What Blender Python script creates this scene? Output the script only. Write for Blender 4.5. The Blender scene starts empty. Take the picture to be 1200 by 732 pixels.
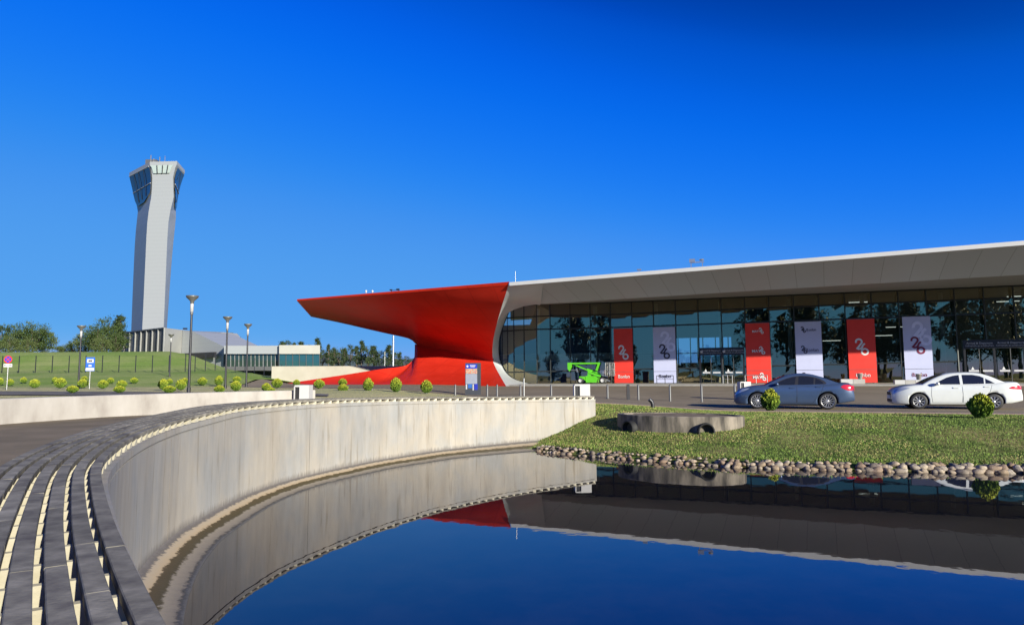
import bpy, bmesh, math, random
import numpy as np
from mathutils import Vector, Matrix, noise
random.seed(7); rng = np.random.default_rng(7)
sc = bpy.context.scene; C = sc.collection
R = math.radians
# ------------------------------------------------------------------ camera
F = 800.0; CAMZ = 2.26; PITCH = math.atan((441-366)/F); ROLL = -0.005
cp, sp = math.cos(PITCH), math.sin(PITCH)
cam = bpy.data.cameras.new('camera'); camo = bpy.data.objects.new('camera', cam); C.objects.link(camo)
cam.lens = 24.0; cam.sensor_width = 36; cam.clip_start = .05; cam.clip_end = 20000
r0, u0, f0 = Vector((1,0,0)), Vector((0,-sp,cp)), Vector((0,cp,sp))
cr, sr = math.cos(ROLL), math.sin(ROLL)
rv = cr*r0+sr*u0; uv = -sr*r0+cr*u0
M = Matrix((rv, uv, -f0)).transposed().to_4x4(); M.translation = (0,0,CAMZ)
camo.matrix_world = M; sc.camera = camo
# ------------------------------------------------------------------ light
SUN_EL, SUN_AZ = R(15.4), R(37)            # azimuth: degrees to the right of straight behind the camera
sdir = Vector((math.sin(SUN_AZ)*math.cos(SUN_EL), -math.cos(SUN_AZ)*math.cos(SUN_EL), math.sin(SUN_EL)))
sl = bpy.data.lights.new('sun','SUN'); sl.energy = 5.0; sl.angle = R(.5); sl.color = (1,.95,.80)
so = bpy.data.objects.new('sun', sl); C.objects.link(so); so.rotation_euler = sdir.to_track_quat('Z','Y').to_euler()
w = bpy.data.worlds.new('World'); sc.world = w; w.use_nodes = True
nt = w.node_tree; bg = nt.nodes['Background']; sky = nt.nodes.new('ShaderNodeTexSky')
sky.sky_type = 'NISHITA'; sky.sun_disc = False; sky.sun_elevation = SUN_EL
sky.sun_rotation = math.atan2(sdir.x, sdir.y); sky.altitude = 0; sky.air_density = 1.0; sky.dust_density = 0.0; sky.ozone_density = 6.0
sc_ = nt.nodes.new('ShaderNodeVectorMath'); sc_.operation = 'SCALE'; sc_.inputs['Scale'].default_value = .06
cv_ = nt.nodes.new('ShaderNodeRGBCurve')          # grades the clear sky to the deep blue of the day
for c_, pts_ in ((0,[(0,0),(.028,.0),(.042,.004),(.089,.07),(.235,.13),(.33,.36),(.5,.62),(1,1)]),(1,[(0,0),(.066,.045),(.08,.093),(.115,.178),(.209,.315),(.40,.41),(.5,.62),(.7,.8),(1,1)]),(2,[(0,0),(.155,.36),(.188,.66),(.254,.88),(.381,.86),(.50,.86),(1,1)])):
    cu_ = cv_.mapping.curves[c_]
    cu_.points[0].location = pts_[0]; cu_.points[1].location = pts_[-1]
    for p_ in pts_[1:-1]: cu_.points.new(*p_)
cv_.mapping.update()
up_ = nt.nodes.new('ShaderNodeVectorMath'); up_.operation = 'SCALE'; up_.inputs['Scale'].default_value = .575/.15
nt.links.new(sky.outputs[0], sc_.inputs[0]); nt.links.new(sc_.outputs[0], cv_.inputs['Color']); nt.links.new(cv_.outputs[0], up_.inputs[0]); nt.links.new(up_.outputs[0], bg.inputs[0]); bg.inputs[1].default_value = .15
sc.view_settings.view_transform = 'Standard'; sc.view_settings.look = 'None'; sc.view_settings.exposure = 0.80; sc.view_settings.gamma = 1
sc.cycles.max_bounces = 8; sc.cycles.transparent_max_bounces = 16

# ------------------------------------------------------------------ helpers
def ray(px, py):
    dx, dy = px-600, py-366
    c, s = math.cos(-ROLL), math.sin(-ROLL)
    a = c*dx-s*dy; b = s*dx+c*dy
    Y = F*cp+b*sp
    return a/Y, (F*sp-b*cp)/Y
def at(px, py, Y):
    a, b = ray(px, py); return Vector((a*Y, Y, CAMZ+b*Y))
def atw(px, py, W):                      # on the plane Y + .36 X = W (parallel to the terminal front)
    a, b = ray(px, py); Y = W/(1+.36*a); return Vector((a*Y, Y, CAMZ+b*Y))
def S(a, b, x):
    t = min(1, max(0, (x-a)/(b-a))); return t*t*(3-2*t)
EX = Vector((1,-.36,0)).normalized(); EN = Vector((-.36,-1,0)).normalized(); FROT = math.atan2(EX.y, EX.x)
def lerp(a, b, t): return a+(b-a)*t
def tag(o, label=None, cat=None, group=None, kind=None):
    if label: o['label'] = label
    if cat: o['category'] = cat
    if group: o['group'] = group
    if kind: o['kind'] = kind
    return o
def empty(name, loc=(0,0,0), rz=0, label=None, cat=None, group=None):
    o = bpy.data.objects.new(name, None); C.objects.link(o); o.location = loc; o.rotation_euler = (0,0,rz); o.empty_display_size = .2
    return tag(o, label, cat, group)
class MB:
    def __init__(s): s.v = []; s.f = []; s.sm = []
    def add(s, vs, fs, smooth=False):
        n = len(s.v); s.v += [tuple(p) for p in vs]; s.f += [tuple(i+n for i in f) for f in fs]; s.sm += [smooth]*len(fs); return s
    def box(s, c, d, rz=0, top=None, mat=None):
        x, y, z = d[0]/2, d[1]/2, d[2]/2; tx, ty = (top if top else (1,1))
        P = [(-x,-y,-z),(x,-y,-z),(x,y,-z),(-x,y,-z),(-x*tx,-y*ty,z),(x*tx,-y*ty,z),(x*tx,y*ty,z),(-x*tx,y*ty,z)]
        m = Matrix.Translation(c) @ (mat if mat else Matrix.Rotation(rz,4,'Z'))
        return s.add([m@Vector(p) for p in P], [(0,3,2,1),(4,5,6,7),(0,1,5,4),(1,2,6,5),(2,3,7,6),(3,0,4,7)])
    def bar(s, a, b, wx, wy=None):       # box-section bar between two points
        a, b = Vector(a), Vector(b); d = b-a; wy = wy or wx
        q = d.to_track_quat('Z','Y').to_matrix().to_4x4()
        return s.box((a+b)/2, (wx, wy, d.length), mat=q)
    def tube(s, pts, r, n=8, caps=True, smooth=True):
        pts = [Vector(p) for p in pts]; rr = r if isinstance(r, (list,tuple)) else [r]*len(pts); vs = []; fs = []
        for i, p in enumerate(pts):
            d = (pts[min(i+1,len(pts)-1)]-pts[max(i-1,0)]).normalized()
            a = d.orthogonal().normalized() if i == 0 else (a-d*a.dot(d)).normalized()
            b = d.cross(a)
            for k in range(n):
                t = 2*math.pi*k/n; vs.append(p+(a*math.cos(t)+b*math.sin(t))*rr[i])
        for i in range(len(pts)-1):
            for k in range(n): fs.append((i*n+k, i*n+(k+1)%n, (i+1)*n+(k+1)%n, (i+1)*n+k))
        s.add(vs, fs, smooth)
        if caps: s.add(vs[:n], [tuple(range(n))[::-1]]); s.add(vs[-n:], [tuple(range(n))])
        return s
    def lathe(s, prof, n=16, M4=None, smooth=True):      # prof: (r, z)
        vs = [Vector((r*math.cos(2*math.pi*k/n), r*math.sin(2*math.pi*k/n), z)) for r, z in prof for k in range(n)]
        if M4: vs = [M4@v for v in vs]
        fs = [(i*n+k, i*n+(k+1)%n, (i+1)*n+(k+1)%n, (i+1)*n+k) for i in range(len(prof)-1) for k in range(n)]
        return s.add(vs, fs, smooth)
    def prism(s, poly, d):               # poly extruded by vector d
        n = len(poly); poly = [Vector(p) for p in poly]; d = Vector(d)
        return s.add(poly+[p+d for p in poly], [tuple(range(n)), tuple(range(2*n-1,n-1,-1))]+[(i,(i+1)%n,(i+1)%n+n,i+n) for i in range(n)])
    def grid(s, rows, smooth=True, flip=False):
        m = len(rows[0]); vs = [p for r in rows for p in r]; fs = []
        for i in range(len(rows)-1):
            for j in range(m-1):
                q = (i*m+j, i*m+j+1, (i+1)*m+j+1, (i+1)*m+j); fs.append(q[::-1] if flip else q)
        return s.add(vs, fs, smooth)
    def build(s, name, mat, parent=None, fix=False):
        me = bpy.data.meshes.new(name); me.from_pydata(s.v, [], s.f)
        for m in (mat if isinstance(mat, list) else [mat]): me.materials.append(m)
        me.polygons.foreach_set('use_smooth', s.sm)
        if fix:
            b = bmesh.new(); b.from_mesh(me); bmesh.ops.remove_doubles(b, verts=b.verts, dist=1e-4); bmesh.ops.recalc_face_normals(b, faces=b.faces); b.to_mesh(me); b.free()
        me.update(); o = bpy.data.objects.new(name, me); C.objects.link(o)
        if parent: o.parent = parent
        return o
def loc_bake(o): return o
def copy_tree(o, parent=None):
    c = o.copy(); C.objects.link(c)
    if parent: c.parent = parent
    for ch in list(o.children): copy_tree(ch, c)
    return c
def spline(pts, step):
    P = [Vector(p) for p in pts]; P = [2*P[0]-P[1]]+P+[2*P[-1]-P[-2]]; out = []
    for i in range(1, len(P)-2):
        for k in range(20):
            t = k/20; a, b, c, d = P[i-1:i+3]
            out.append(.5*((2*b)+(c-a)*t+(2*a-5*b+4*c-d)*t*t+(-a+3*b-3*c+d)*t**3))
    out.append(P[-2]); return resample(out, step=step)
def resample(pts, step=None, n=None):
    L = [0]
    for i in range(1, len(pts)): L.append(L[-1]+(pts[i]-pts[i-1]).length)
    if n is None: n = max(2, int(L[-1]/step)+1)
    out = []; j = 0
    for k in range(n):
        t = L[-1]*k/(n-1)
        while j < len(L)-2 and L[j+1] < t: j += 1
        out.append(pts[j].lerp(pts[j+1], (t-L[j])/max(1e-9, L[j+1]-L[j])))
    return out

# ------------------------------------------------------------------ materials
def newmat(name):
    m = bpy.data.materials.new(name); m.use_nodes = True; return m, m.node_tree, m.node_tree.nodes['Principled BSDF']
def N(t, typ, **k):
    n = t.nodes.new(typ)
    for a, b in k.items():
        if a in n.inputs: n.inputs[a].default_value = b
        else: setattr(n, a, b)
    return n
def noisy(name, cols, scale=4, rough=.7, bump=0, bscale=None, metal=0, coat=0, stretch=(1,1,1), detail=6, pos=None, spec=.5, island=0, rot=0):
    m, t, p = newmat(name); L = t.links.new
    tc = N(t,'ShaderNodeTexCoord'); mp = N(t,'ShaderNodeMapping'); mp.inputs['Scale'].default_value = stretch; mp.inputs['Rotation'].default_value = (0,0,rot)
    L(tc.outputs['Object'], mp.inputs[0]); nz = N(t,'ShaderNodeTexNoise', Scale=scale, Detail=detail, Roughness=.6); L(mp.outputs[0], nz.inputs['Vector'])
    cr_ = N(t,'ShaderNodeValToRGB'); L(nz.outputs[0], cr_.inputs[0]); e = cr_.color_ramp.elements
    pos = pos or [.3+.4*i/(len(cols)-1) for i in range(len(cols))] if len(cols) > 1 else [0]
    while len(e) < len(cols): e.new(.5)
    while len(e) > len(cols): e.remove(e[-1])
    for i, c in enumerate(cols): e[i].position = pos[i]; e[i].color = (*c, 1)
    out = cr_.outputs[0]
    if island:
        g = N(t,'ShaderNodeNewGeometry'); mr = N(t,'ShaderNodeMapRange'); mr.inputs['To Min'].default_value = 1-island; mr.inputs['To Max'].default_value = 1+island
        L(g.outputs['Random Per Island'], mr.inputs[0]); mx = N(t,'ShaderNodeMix', data_type='RGBA', blend_type='MULTIPLY'); mx.inputs[0].default_value = 1
        L(out, mx.inputs[6]); cb = N(t,'ShaderNodeCombineColor'); [L(mr.outputs[0], cb.inputs[i]) for i in range(3)]; L(cb.outputs[0], mx.inputs[7]); out = mx.outputs[2]
    L(out, p.inputs['Base Color']); p.inputs['Roughness'].default_value = rough; p.inputs['Metallic'].default_value = metal
    p.inputs['Coat Weight'].default_value = coat; p.inputs['Specular IOR Level'].default_value = spec
    if bump:
        n2 = N(t,'ShaderNodeTexNoise', Scale=bscale or scale*4, Detail=5); L(mp.outputs[0], n2.inputs['Vector'])
        b = N(t,'ShaderNodeBump', Strength=bump, Distance=.02); L(n2.outputs[0], b.inputs['Height']); L(b.outputs[0], p.inputs['Normal'])
    return m
def plain(name, c, rough=.5, metal=0, coat=0, emit=0, spec=.5, var=.08):
    c2 = tuple(min(1, x*(1+var)) for x in c); c1 = tuple(x*(1-var) for x in c)
    m = noisy(name, [c1, c2], scale=3, rough=rough, metal=metal, coat=coat, spec=spec)
    return m
MT = {}
MT['asphalt'] = noisy('asphalt', [(0.186,0.152,0.101),(0.228,0.186,0.126),(0.265,0.217,0.148)], .35, .95, .4, 60, spec=.15)
MT['paving'] = noisy('paving', [(0.158,0.128,0.083),(0.204,0.164,0.108),(0.251,0.199,0.134)], .9, .95, .5, 50, spec=.15)
MT['concrete_light'] = noisy('concrete_light', [(0.3108,0.296,0.2664),(0.3848,0.37,0.3404)], 1.5, .8, .2, 20)
MT['kerb'] = noisy('kerb', [(0.2072,0.1998,0.185),(0.2812,0.2738,0.2516)], 2, .85)
MT['slat'] = noisy('weathered_slat', [(.11,.098,.09),(.195,.180,.148),(.29,.265,.22)], 7, .9, .12, 60, island=.2, detail=8, spec=.12)
MT['support'] = noisy('cream_block', [(0.4588,0.4144,0.296),(0.5772,0.5328,0.407)], 6, .7, .1, 30)
MT['bracket'] = noisy('raw_wood', [(.32,.17,.06),(.45,.26,.1)], 4, .7, stretch=(1,1,.2))
MT['white_clad'] = noisy('white_cladding', [(0.444,0.4366,0.4218),(0.518,0.5106,0.4958)], .3, .45)
MT['metal_dark'] = plain('dark_metal', (.03,.03,.035), .4, .3)
MT['metal_grey'] = plain('grey_metal', (.13,.13,.13), .5, .4)
MT['steel'] = plain('brushed_steel', (.45,.45,.44), .35, .8)
MT['frame'] = plain('mullion_metal', (.025,.03,.03), .4, .4)
MT['white'] = plain('white_paint', (0.5328,0.5328,0.518), .45)
MT['black'] = plain('black_rubber', (.012,.012,.013), .6)
MT['green'] = plain('lift_green', (0.0962,0.4588,0.0148), .35, coat=.4)
MT['stone'] = noisy('pond_stone', [(.20,.15,.115),(.34,.27,.21),(.48,.40,.33)], 3.0, .8, .4, 12, island=.3)
MT['old_conc'] = noisy('stained_concrete', [(.045,.04,.034),(.13,.113,.09),(.25,.215,.17)], 3.4, .9, .3, 18, stretch=(1,1,.22), pos=[.36,.5,.66])
MT['soil'] = noisy('soil', [(.10,.07,.045),(.2,.15,.09)], 5, .95, .6, 20)
MT['bark'] = noisy('bark', [(.07,.05,.035),(.15,.12,.09)], 6, .9)
def leafmat(name, c, sat=.35):
    m = noisy(name, [tuple(x*.6 for x in c), c, tuple(x*1.35 for x in c)], 1.3, .6, island=sat, spec=.25)
    p = m.node_tree.nodes['Principled BSDF']; p.inputs['Transmission Weight'].default_value = 0
    return m
MT['leaf'] = leafmat('leaf_dark', (.045,.07,.018)); MT['leaf2'] = leafmat('leaf_olive', (.075,.10,.03)); MT['pine'] = leafmat('leaf_pine', (.035,.055,.02))
MT['thuja'] = leafmat('leaf_thuja', (.30,.40,.03), .4)
def thujamat():                          # the young tips at the top are yellow, the older growth below is green
    m, t, p = newmat('leaf_thuja'); L = t.links.new; tc = N(t,'ShaderNodeTexCoord'); sx = N(t,'ShaderNodeSeparateXYZ'); L(tc.outputs['Object'], sx.inputs[0]); nz = N(t,'ShaderNodeTexNoise', Scale=5); L(tc.outputs['Object'], nz.inputs['Vector'])
    ad = N(t,'ShaderNodeMath', operation='MULTIPLY_ADD'); L(nz.outputs[0], ad.inputs[0]); ad.inputs[1].default_value = .9; L(sx.outputs[2], ad.inputs[2])
    r_ = N(t,'ShaderNodeValToRGB'); mr0 = N(t,'ShaderNodeMapRange'); mr0.inputs['From Min'].default_value = .5; mr0.inputs['From Max'].default_value = 1.45; L(ad.outputs[0], mr0.inputs[0]); L(mr0.outputs[0], r_.inputs[0])
    e = r_.color_ramp.elements; e[0].color = (.055,.11,.018,1); e[1].color = (.29,.31,.03,1); q = e.new(.5); q.color = (.12,.185,.022,1)
    g_ = N(t,'ShaderNodeNewGeometry'); mr = N(t,'ShaderNodeMapRange'); mr.inputs['To Min'].default_value = .5; mr.inputs['To Max'].default_value = 1.45; L(g_.outputs['Random Per Island'], mr.inputs[0]); cb = N(t,'ShaderNodeCombineColor'); [L(mr.outputs[0], cb.inputs[i]) for i in range(3)]
    mx = N(t,'ShaderNodeMix', data_type='RGBA', blend_type='MULTIPLY'); mx.inputs[0].default_value = 1; L(r_.outputs[0], mx.inputs[6]); L(cb.outputs[0], mx.inputs[7]); L(mx.outputs[2], p.inputs['Base Color']); p.inputs['Roughness'].default_value = .65; p.inputs['Specular IOR Level'].default_value = .2; return m
MT['thuja'] = thujamat()
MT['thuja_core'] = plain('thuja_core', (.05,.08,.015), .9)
MT['blade'] = leafmat('grass_blade', (0.129,0.1935,0.0344), .5)
MT['blade_dry'] = leafmat('dry_blade', (0.3268,0.2752,0.1118), .3)

# bank / lawn material: green to dry by broad noise
def lawnmat(name, green, dry, thr=.5, scale=.35, mound=False):
    m, t, p = newmat(name); L = t.links.new; tc = N(t,'ShaderNodeTexCoord')
    a = N(t,'ShaderNodeTexNoise', Scale=scale, Detail=6, Roughness=.65); L(tc.outputs['Object'], a.inputs['Vector'])
    b = N(t,'ShaderNodeTexNoise', Scale=9, Detail=5, Roughness=.7); L(tc.outputs['Object'], b.inputs['Vector'])
    ra = N(t,'ShaderNodeMapRange'); ra.inputs['From Min'].default_value = thr-.1; ra.inputs['From Max'].default_value = thr+.12; L(a.outputs[0], ra.inputs[0])
    fac = ra.outputs[0]
    if mound:
        sx = N(t,'ShaderNodeSeparateXYZ'); L(tc.outputs['Object'], sx.inputs[0])
        r2 = N(t,'ShaderNodeMapRange'); r2.inputs['From Min'].default_value = 52; r2.inputs['From Max'].default_value = 66; r2.inputs['To Min'].default_value = .75; r2.inputs['To Max'].default_value = 0; L(sx.outputs[1], r2.inputs[0])
        ad = N(t,'ShaderNodeMath', operation='MULTIPLY_ADD'); L(fac, ad.inputs[0]); ad.inputs[1].default_value = .3; L(r2.outputs[0], ad.inputs[2]); ad.use_clamp = True; fac = ad.outputs[0]
    mx = N(t,'ShaderNodeMix', data_type='RGBA'); L(fac, mx.inputs[0]); mx.inputs[6].default_value = (*green,1); mx.inputs[7].default_value = (*dry,1)
    rb = N(t,'ShaderNodeMapRange'); rb.inputs['From Min'].default_value = .3; rb.inputs['From Max'].default_value = .7; rb.inputs['To Min'].default_value = .55; rb.inputs['To Max'].default_value = 1.35; L(b.outputs[0], rb.inputs[0])
    cb = N(t,'ShaderNodeCombineColor'); [L(rb.outputs[0], cb.inputs[i]) for i in range(3)]
    m2 = N(t,'ShaderNodeMix', data_type='RGBA', blend_type='MULTIPLY'); m2.inputs[0].default_value = 1; L(mx.outputs[2], m2.inputs[6]); L(cb.outputs[0], m2.inputs[7])
    L(m2.outputs[2], p.inputs['Base Color']); p.inputs['Roughness'].default_value = .95; p.inputs['Specular IOR Level'].default_value = .1
    bp = N(t,'ShaderNodeBump', Strength=.6, Distance=.05); L(b.outputs[0], bp.inputs['Height']); L(bp.outputs[0], p.inputs['Normal'])
    return m
MT['bank'] = lawnmat('bank_turf', (0.086,0.1333,0.0258), (0.2838,0.2322,0.0946), .53, .5)
MT['lawn'] = lawnmat('lawn_turf', (.185,.275,.055), (.52,.46,.23), .5, .12, mound=True)
MT['far'] = lawnmat('far_ground', (.08,.11,.03), (.16,.15,.07), .5, .02)

# ------------------------------------------------------------------ terrain
BE = [(8,-5.6,1.6),(4.6,-4.2,1.6),(2.4,-2.4,1.6),(.9,-.6,1.6),(-.1,.75,1.6),(-.93,1.91,1.6),(-1.52,2.76,1.6),(-2.06,3.57,1.6),(-2.88,4.86,1.61),(-3.3,5.61,1.617),(-3.71,6.5,1.63),(-4.06,7.4,1.645),(-4.37,8.34,1.66),(-4.58,9.16,1.675),
      (-4.72,9.84,1.69),(-4.83,11,1.725),(-4.90,12,1.755),(-4.91,12.9,1.768),(-4.79,14.15,1.77),(-4.52,15.27,1.77),(-4.01,16.73,1.75),(-3.49,17.96,1.725),(-2.83,19.11,1.70),(-2.2,20.14,1.67),(-.57,21.89,1.62),(.72,23.03,1.59),(2.95,24.7,1.545)]
edge = spline(BE, .1)
for _ in range(6): edge = [edge[0]]+[(edge[i-1]+edge[i]*2+edge[i+1])/4 for i in range(1,len(edge)-1)]+[edge[-1]]
def normals(pts):
    out = []
    for i in range(len(pts)):
        d = pts[min(i+1,len(pts)-1)]-pts[max(i-1,0)]; d.z = 0; d.normalize(); out.append(Vector((-d.y, d.x, 0)))   # away from the pond
    return out
en = normals(edge)
def ledge_w(p): return float(np.interp(p.y, [0,15,17.5,20.2,21,22.5,24.7], [.62,.62,.74,1.05,1.25,1.7,2.3]))
wl = [e-n*ledge_w(e) for e, n in zip(edge, en)]
bank_line = spline([(.76,21.1,0),(2.1,19.7,0),(3.62,18.45,0),(5,17.5,0),(6.2,16.9,0),(9,16.3,0),(11.72,15.9,0),(16,15.4,0),(22,14.2,0),(30,11,0),(36,4,0),(36,-8,0),(28,-14,0),(16,-14,0),(9,-9,0)], .4)
BL = np.array([(p.x,p.y) for p in bank_line]); EDG = np.array([(p.x,p.y) for p in edge]); ED_Z = np.array([p.z for p in edge])
pond_poly = [(p.x,p.y) for p in edge]+[(2.0,21.0)]+[(p.x,p.y) for p in bank_line[4:]]
PP = np.array(pond_poly)
def inside(x, y, P=PP):
    x1, y1 = P[:,0], P[:,1]; x2, y2 = np.roll(x1,-1), np.roll(y1,-1)
    c = (y1 > y) != (y2 > y); xi = (x2-x1)*(y-y1)/np.where(y2 == y1, 1e-9, y2-y1)+x1
    return (np.count_nonzero(c & (x < xi)) % 2) == 1
def dbank(x, y):
    a = BL[:-1]; b = BL[1:]; d = b-a; t = np.clip(((x-a[:,0])*d[:,0]+(y-a[:,1])*d[:,1])/(d**2).sum(1), 0, 1)
    return float(np.sqrt(((a+d*t[:,None]-(x,y))**2).sum(1)).min())
PC = (7.0, 11.5); PR = 18.3
def g0(x, y):
    ww = y+.36*x
    zr = .86+.27*S(9,3,x)
    zr = lerp(zr, 1.38, S(36,63,ww))
    zl = 1.53
    z = lerp(zr, zl, S(-1,-9,x))
    t = x/max(y,1)
    z += 1.5*S(60,86,y)*S(-.30,-.40,t) + 3.6*S(86,112,y)*S(-.385,-.50,t)
    return z
def arcz(x, y): return lerp(1.30, 1.1, S(17,25,y))
def bankz(x, y):
    d = dbank(x, y); top = g0(x, y)
    if y+.36*x > 40: return top
    if x < 3.2: top = lerp(.0, top, S(.1, 2.7, x))
    lo_z = .17*S(0,.40,d)+.01
    if x < 1.6: lo_z = lo_z*S(.0,1.6,x)-.03*S(1.2,.4,x)
    return lerp(lo_z, top, S(.25, 6.5, d))
def g(x, y):
    if x < 3 and math.hypot(x-PC[0], y-PC[1]) < PR: return arcz(x, y)
    return g0(x, y)
def hit(px, py, zf=g0):
    a, b = ray(px, py); Y = 12.0
    while Y < 400:
        if CAMZ+b*Y <= zf(a*Y, Y): break
        Y += .25
    return Vector((a*Y, Y, zf(a*Y, Y)))
def drape(name, poly, zf, mat, cell, off=0, kind='structure'):
    bm = bmesh.new(); vs = [bm.verts.new((x,y,0)) for x, y in poly]; bm.faces.new(vs); bmesh.ops.triangulate(bm, faces=bm.faces)
    xs = [p[0] for p in poly]; ys = [p[1] for p in poly]
    for ax, lo, hi in ((0,min(xs),max(xs)),(1,min(ys),max(ys))):
        k = lo+cell
        while k < hi:
            co = (k,0,0) if ax == 0 else (0,k,0); no = (1,0,0) if ax == 0 else (0,1,0)
            bmesh.ops.bisect_plane(bm, geom=bm.verts[:]+bm.edges[:]+bm.faces[:], plane_co=co, plane_no=no); k += cell
    for v in bm.verts: v.co.z = zf(v.co.x, v.co.y)+off
    bmesh.ops.recalc_face_normals(bm, faces=bm.faces)
    me = bpy.data.meshes.new(name); bm.to_mesh(me); bm.free()
    if sum(p.normal.z for p in me.polygons) < 0: me.flip_normals()
    for p in me.polygons: p.use_smooth = True
    me.materials.append(mat); o = bpy.data.objects.new(name, me); C.objects.link(o); o['kind'] = kind; return o
# ground: one sheet to the horizon, dropped under the sheets laid over it
gx = [-6000,-2500,-1200,-600,-350,-250]+list(np.arange(-200,-40,8))+list(np.arange(-40,44,2.))+list(np.arange(44,200,10))+[250,400,700,1500,3000,6000]
gy = [-6000,-2500,-900,-400,-200,-100]+list(np.arange(-60,40,2.))+list(np.arange(40,200,5))+[220,260,330,450,700,1200,2500,6000]
def basez(x, y):
    if inside(x, y) and -14 < y < 25: return -.9
    if -60 < y < 45 and -30 < x < 45: return -.9 if (np.hypot(PP[:,0]-x, PP[:,1]-y).min() < 3.5) else .3
    z = g0(x, y) if y > 0 else 1.0
    return z-.5 if (-205 < x < 205 and -61 < y < 190) else z+ (0 if y < 190 or abs(x) > 205 else 0)
MB().grid([[(x,y,basez(x,y)) for x in gx] for y in gy], smooth=True).build('ground', MT['far'])['kind'] = 'structure'
# pond bed is the sunk ground; water sheet
def watermat():
    m, t, p = newmat('pond_water'); L = t.links.new; tc = N(t,'ShaderNodeTexCoord')
    a = N(t,'ShaderNodeTexNoise', Scale=1.2, Detail=6, Roughness=.7); L(tc.outputs['Object'], a.inputs['Vector'])
    cr_ = N(t,'ShaderNodeValToRGB'); L(a.outputs[0], cr_.inputs[0]); e = cr_.color_ramp.elements; e[0].position = .4; e[0].color = (.004,.006,.012,1); e[1].position = .75; e[1].color = (.014,.014,.018,1)
    L(cr_.outputs[0], p.inputs['Base Color']); p.inputs['Roughness'].default_value = .012; p.inputs['IOR'].default_value = 1.50; p.inputs['Specular Tint'].default_value = (.9,.70,.98,1)
    b = N(t,'ShaderNodeTexNoise', Scale=1.6, Detail=3); L(tc.outputs['Object'], b.inputs['Vector'])
    bp = N(t,'ShaderNodeBump', Strength=.016, Distance=.05); L(b.outputs[0], bp.inputs['Height']); L(bp.outputs[0], p.inputs['Normal']); return m
wat = MB().add([(x,y,0) for x,y in ((-6,-16),(38,-16),(38,26),(-6,26))], [(0,1,2,3)]).build('water', watermat()); wat['kind'] = 'structure'
# paving of the curved terrace
bw = .70; outer = [e+n*(bw) for e, n in zip(edge, en)]
arc = [(PC[0]+PR*math.cos(t), PC[1]+PR*math.sin(t)) for t in np.linspace(R(105), R(262), 50)]
inner_in = [e+n*.12 for e, n in zip(edge, en)]
pv = [(p.x,p.y) for p in inner_in[::6]]
pv = [(q.x,q.y) for q in [inner_in[0]]]+pv[1:]+[(inner_in[-1].x,inner_in[-1].y),(3.4,27.5)]+arc
drape('paving', pv, arcz, MT['paving'], 2.0)
# camera-side plaza behind the terrace
drape('plaza', [(-60,-60),(60,-60),(60,-15),(8.2,-15),(8.2,-6.2),(1,-6.2),(-3,-6.0),(-60,-6.5)], lambda x,y: 1.17, MT['asphalt'], 12)
# roads
kx = lambda W, X: W-.36*X
def linew(W, x0, x1, n=12): return [(x, kx(W,x)) for x in np.linspace(x0, x1, n)]
ROADW = 30.2
drape('road', linew(ROADW, 3.4, 90)+linew(64.2, 120, -27, 20)+[(-24,58),(-17,49),(-9,44),(-3,40),(0,32)], g0, MT['asphalt'], 3.0)
drape('pavement', linew(64.25, -6, 120)+linew(108, 120, -6), lambda x,y: 1.5, MT['concrete_light'], 20)
k = MB(); k.grid([[ (x, kx(64.0,x), 1.3), (x, kx(64.0,x), 1.505), (x, kx(64.25,x), 1.505)] for x in np.linspace(-6,120,20)], smooth=False, flip=True); k.build('kerb', MT['kerb'])['kind'] = 'structure'
k = MB(); rows = []
for x in np.linspace(3.4, 90, 60):
    z = g0(x, kx(30.2,x)); rows.append([(x,kx(29.95,x),z-.1),(x,kx(29.95,x),z+.045),(x,kx(30.25,x),z+.05),(x,kx(30.25,x),z-.1)])
k.grid(rows, smooth=False); k.build('road_kerb', noisy('pink_paver', [(.20,.14,.12),(.27,.20,.18)], 3, .85))['kind'] = 'structure'
lo_ = [hit(px,py) for px,py in ((-60,463),(0,463.3),(150,463.8),(300,464.3),(385,465))]; hi_ = [hit(px,py) for px,py in ((385,462.3),(300,460.8),(150,459.4),(0,458.6),(-60,458.4))]
drape('road_strip', [(p.x,p.y) for p in lo_+hi_], g0, noisy('gravel_road', [(.09,.08,.07),(.15,.135,.115),(.26,.235,.2)], 1.2, .95, .5, 30, spec=.15), 2.0, off=.03)
# lawn to the left, with the grassed mound
lw = [(PC[0]+(PR+.3)*math.cos(t), PC[1]+(PR+.3)*math.sin(t)) for t in np.linspace(R(105), R(215), 30)]
drape('lawn', lw+[(-200,0),(-200,190),(60,190),(60,112),(-6,110),(-14,95),(-27,76),(-27,72),(-24,58),(-17,49),(-9,44),(-3,40),(0,32),(3,28.6)], g0, MT['lawn'], 4.0, off=-.004)
# grassed bank
bk = [(p.x,p.y) for p in bank_line if p.y > 5]
_we = [(p.x-n.x*.03,p.y-n.y*.03) for p,n in zip(edge,en) if p.x > -.75 and p.y > 20][::-4]
bpoly = bk+[(44,4)]+linew(30.0, 44, 3.2, 16)+[(3.0,28.4),(3.05,24.9)]+_we
drape('grass_bank', bpoly, bankz, MT['bank'], .55)

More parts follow.
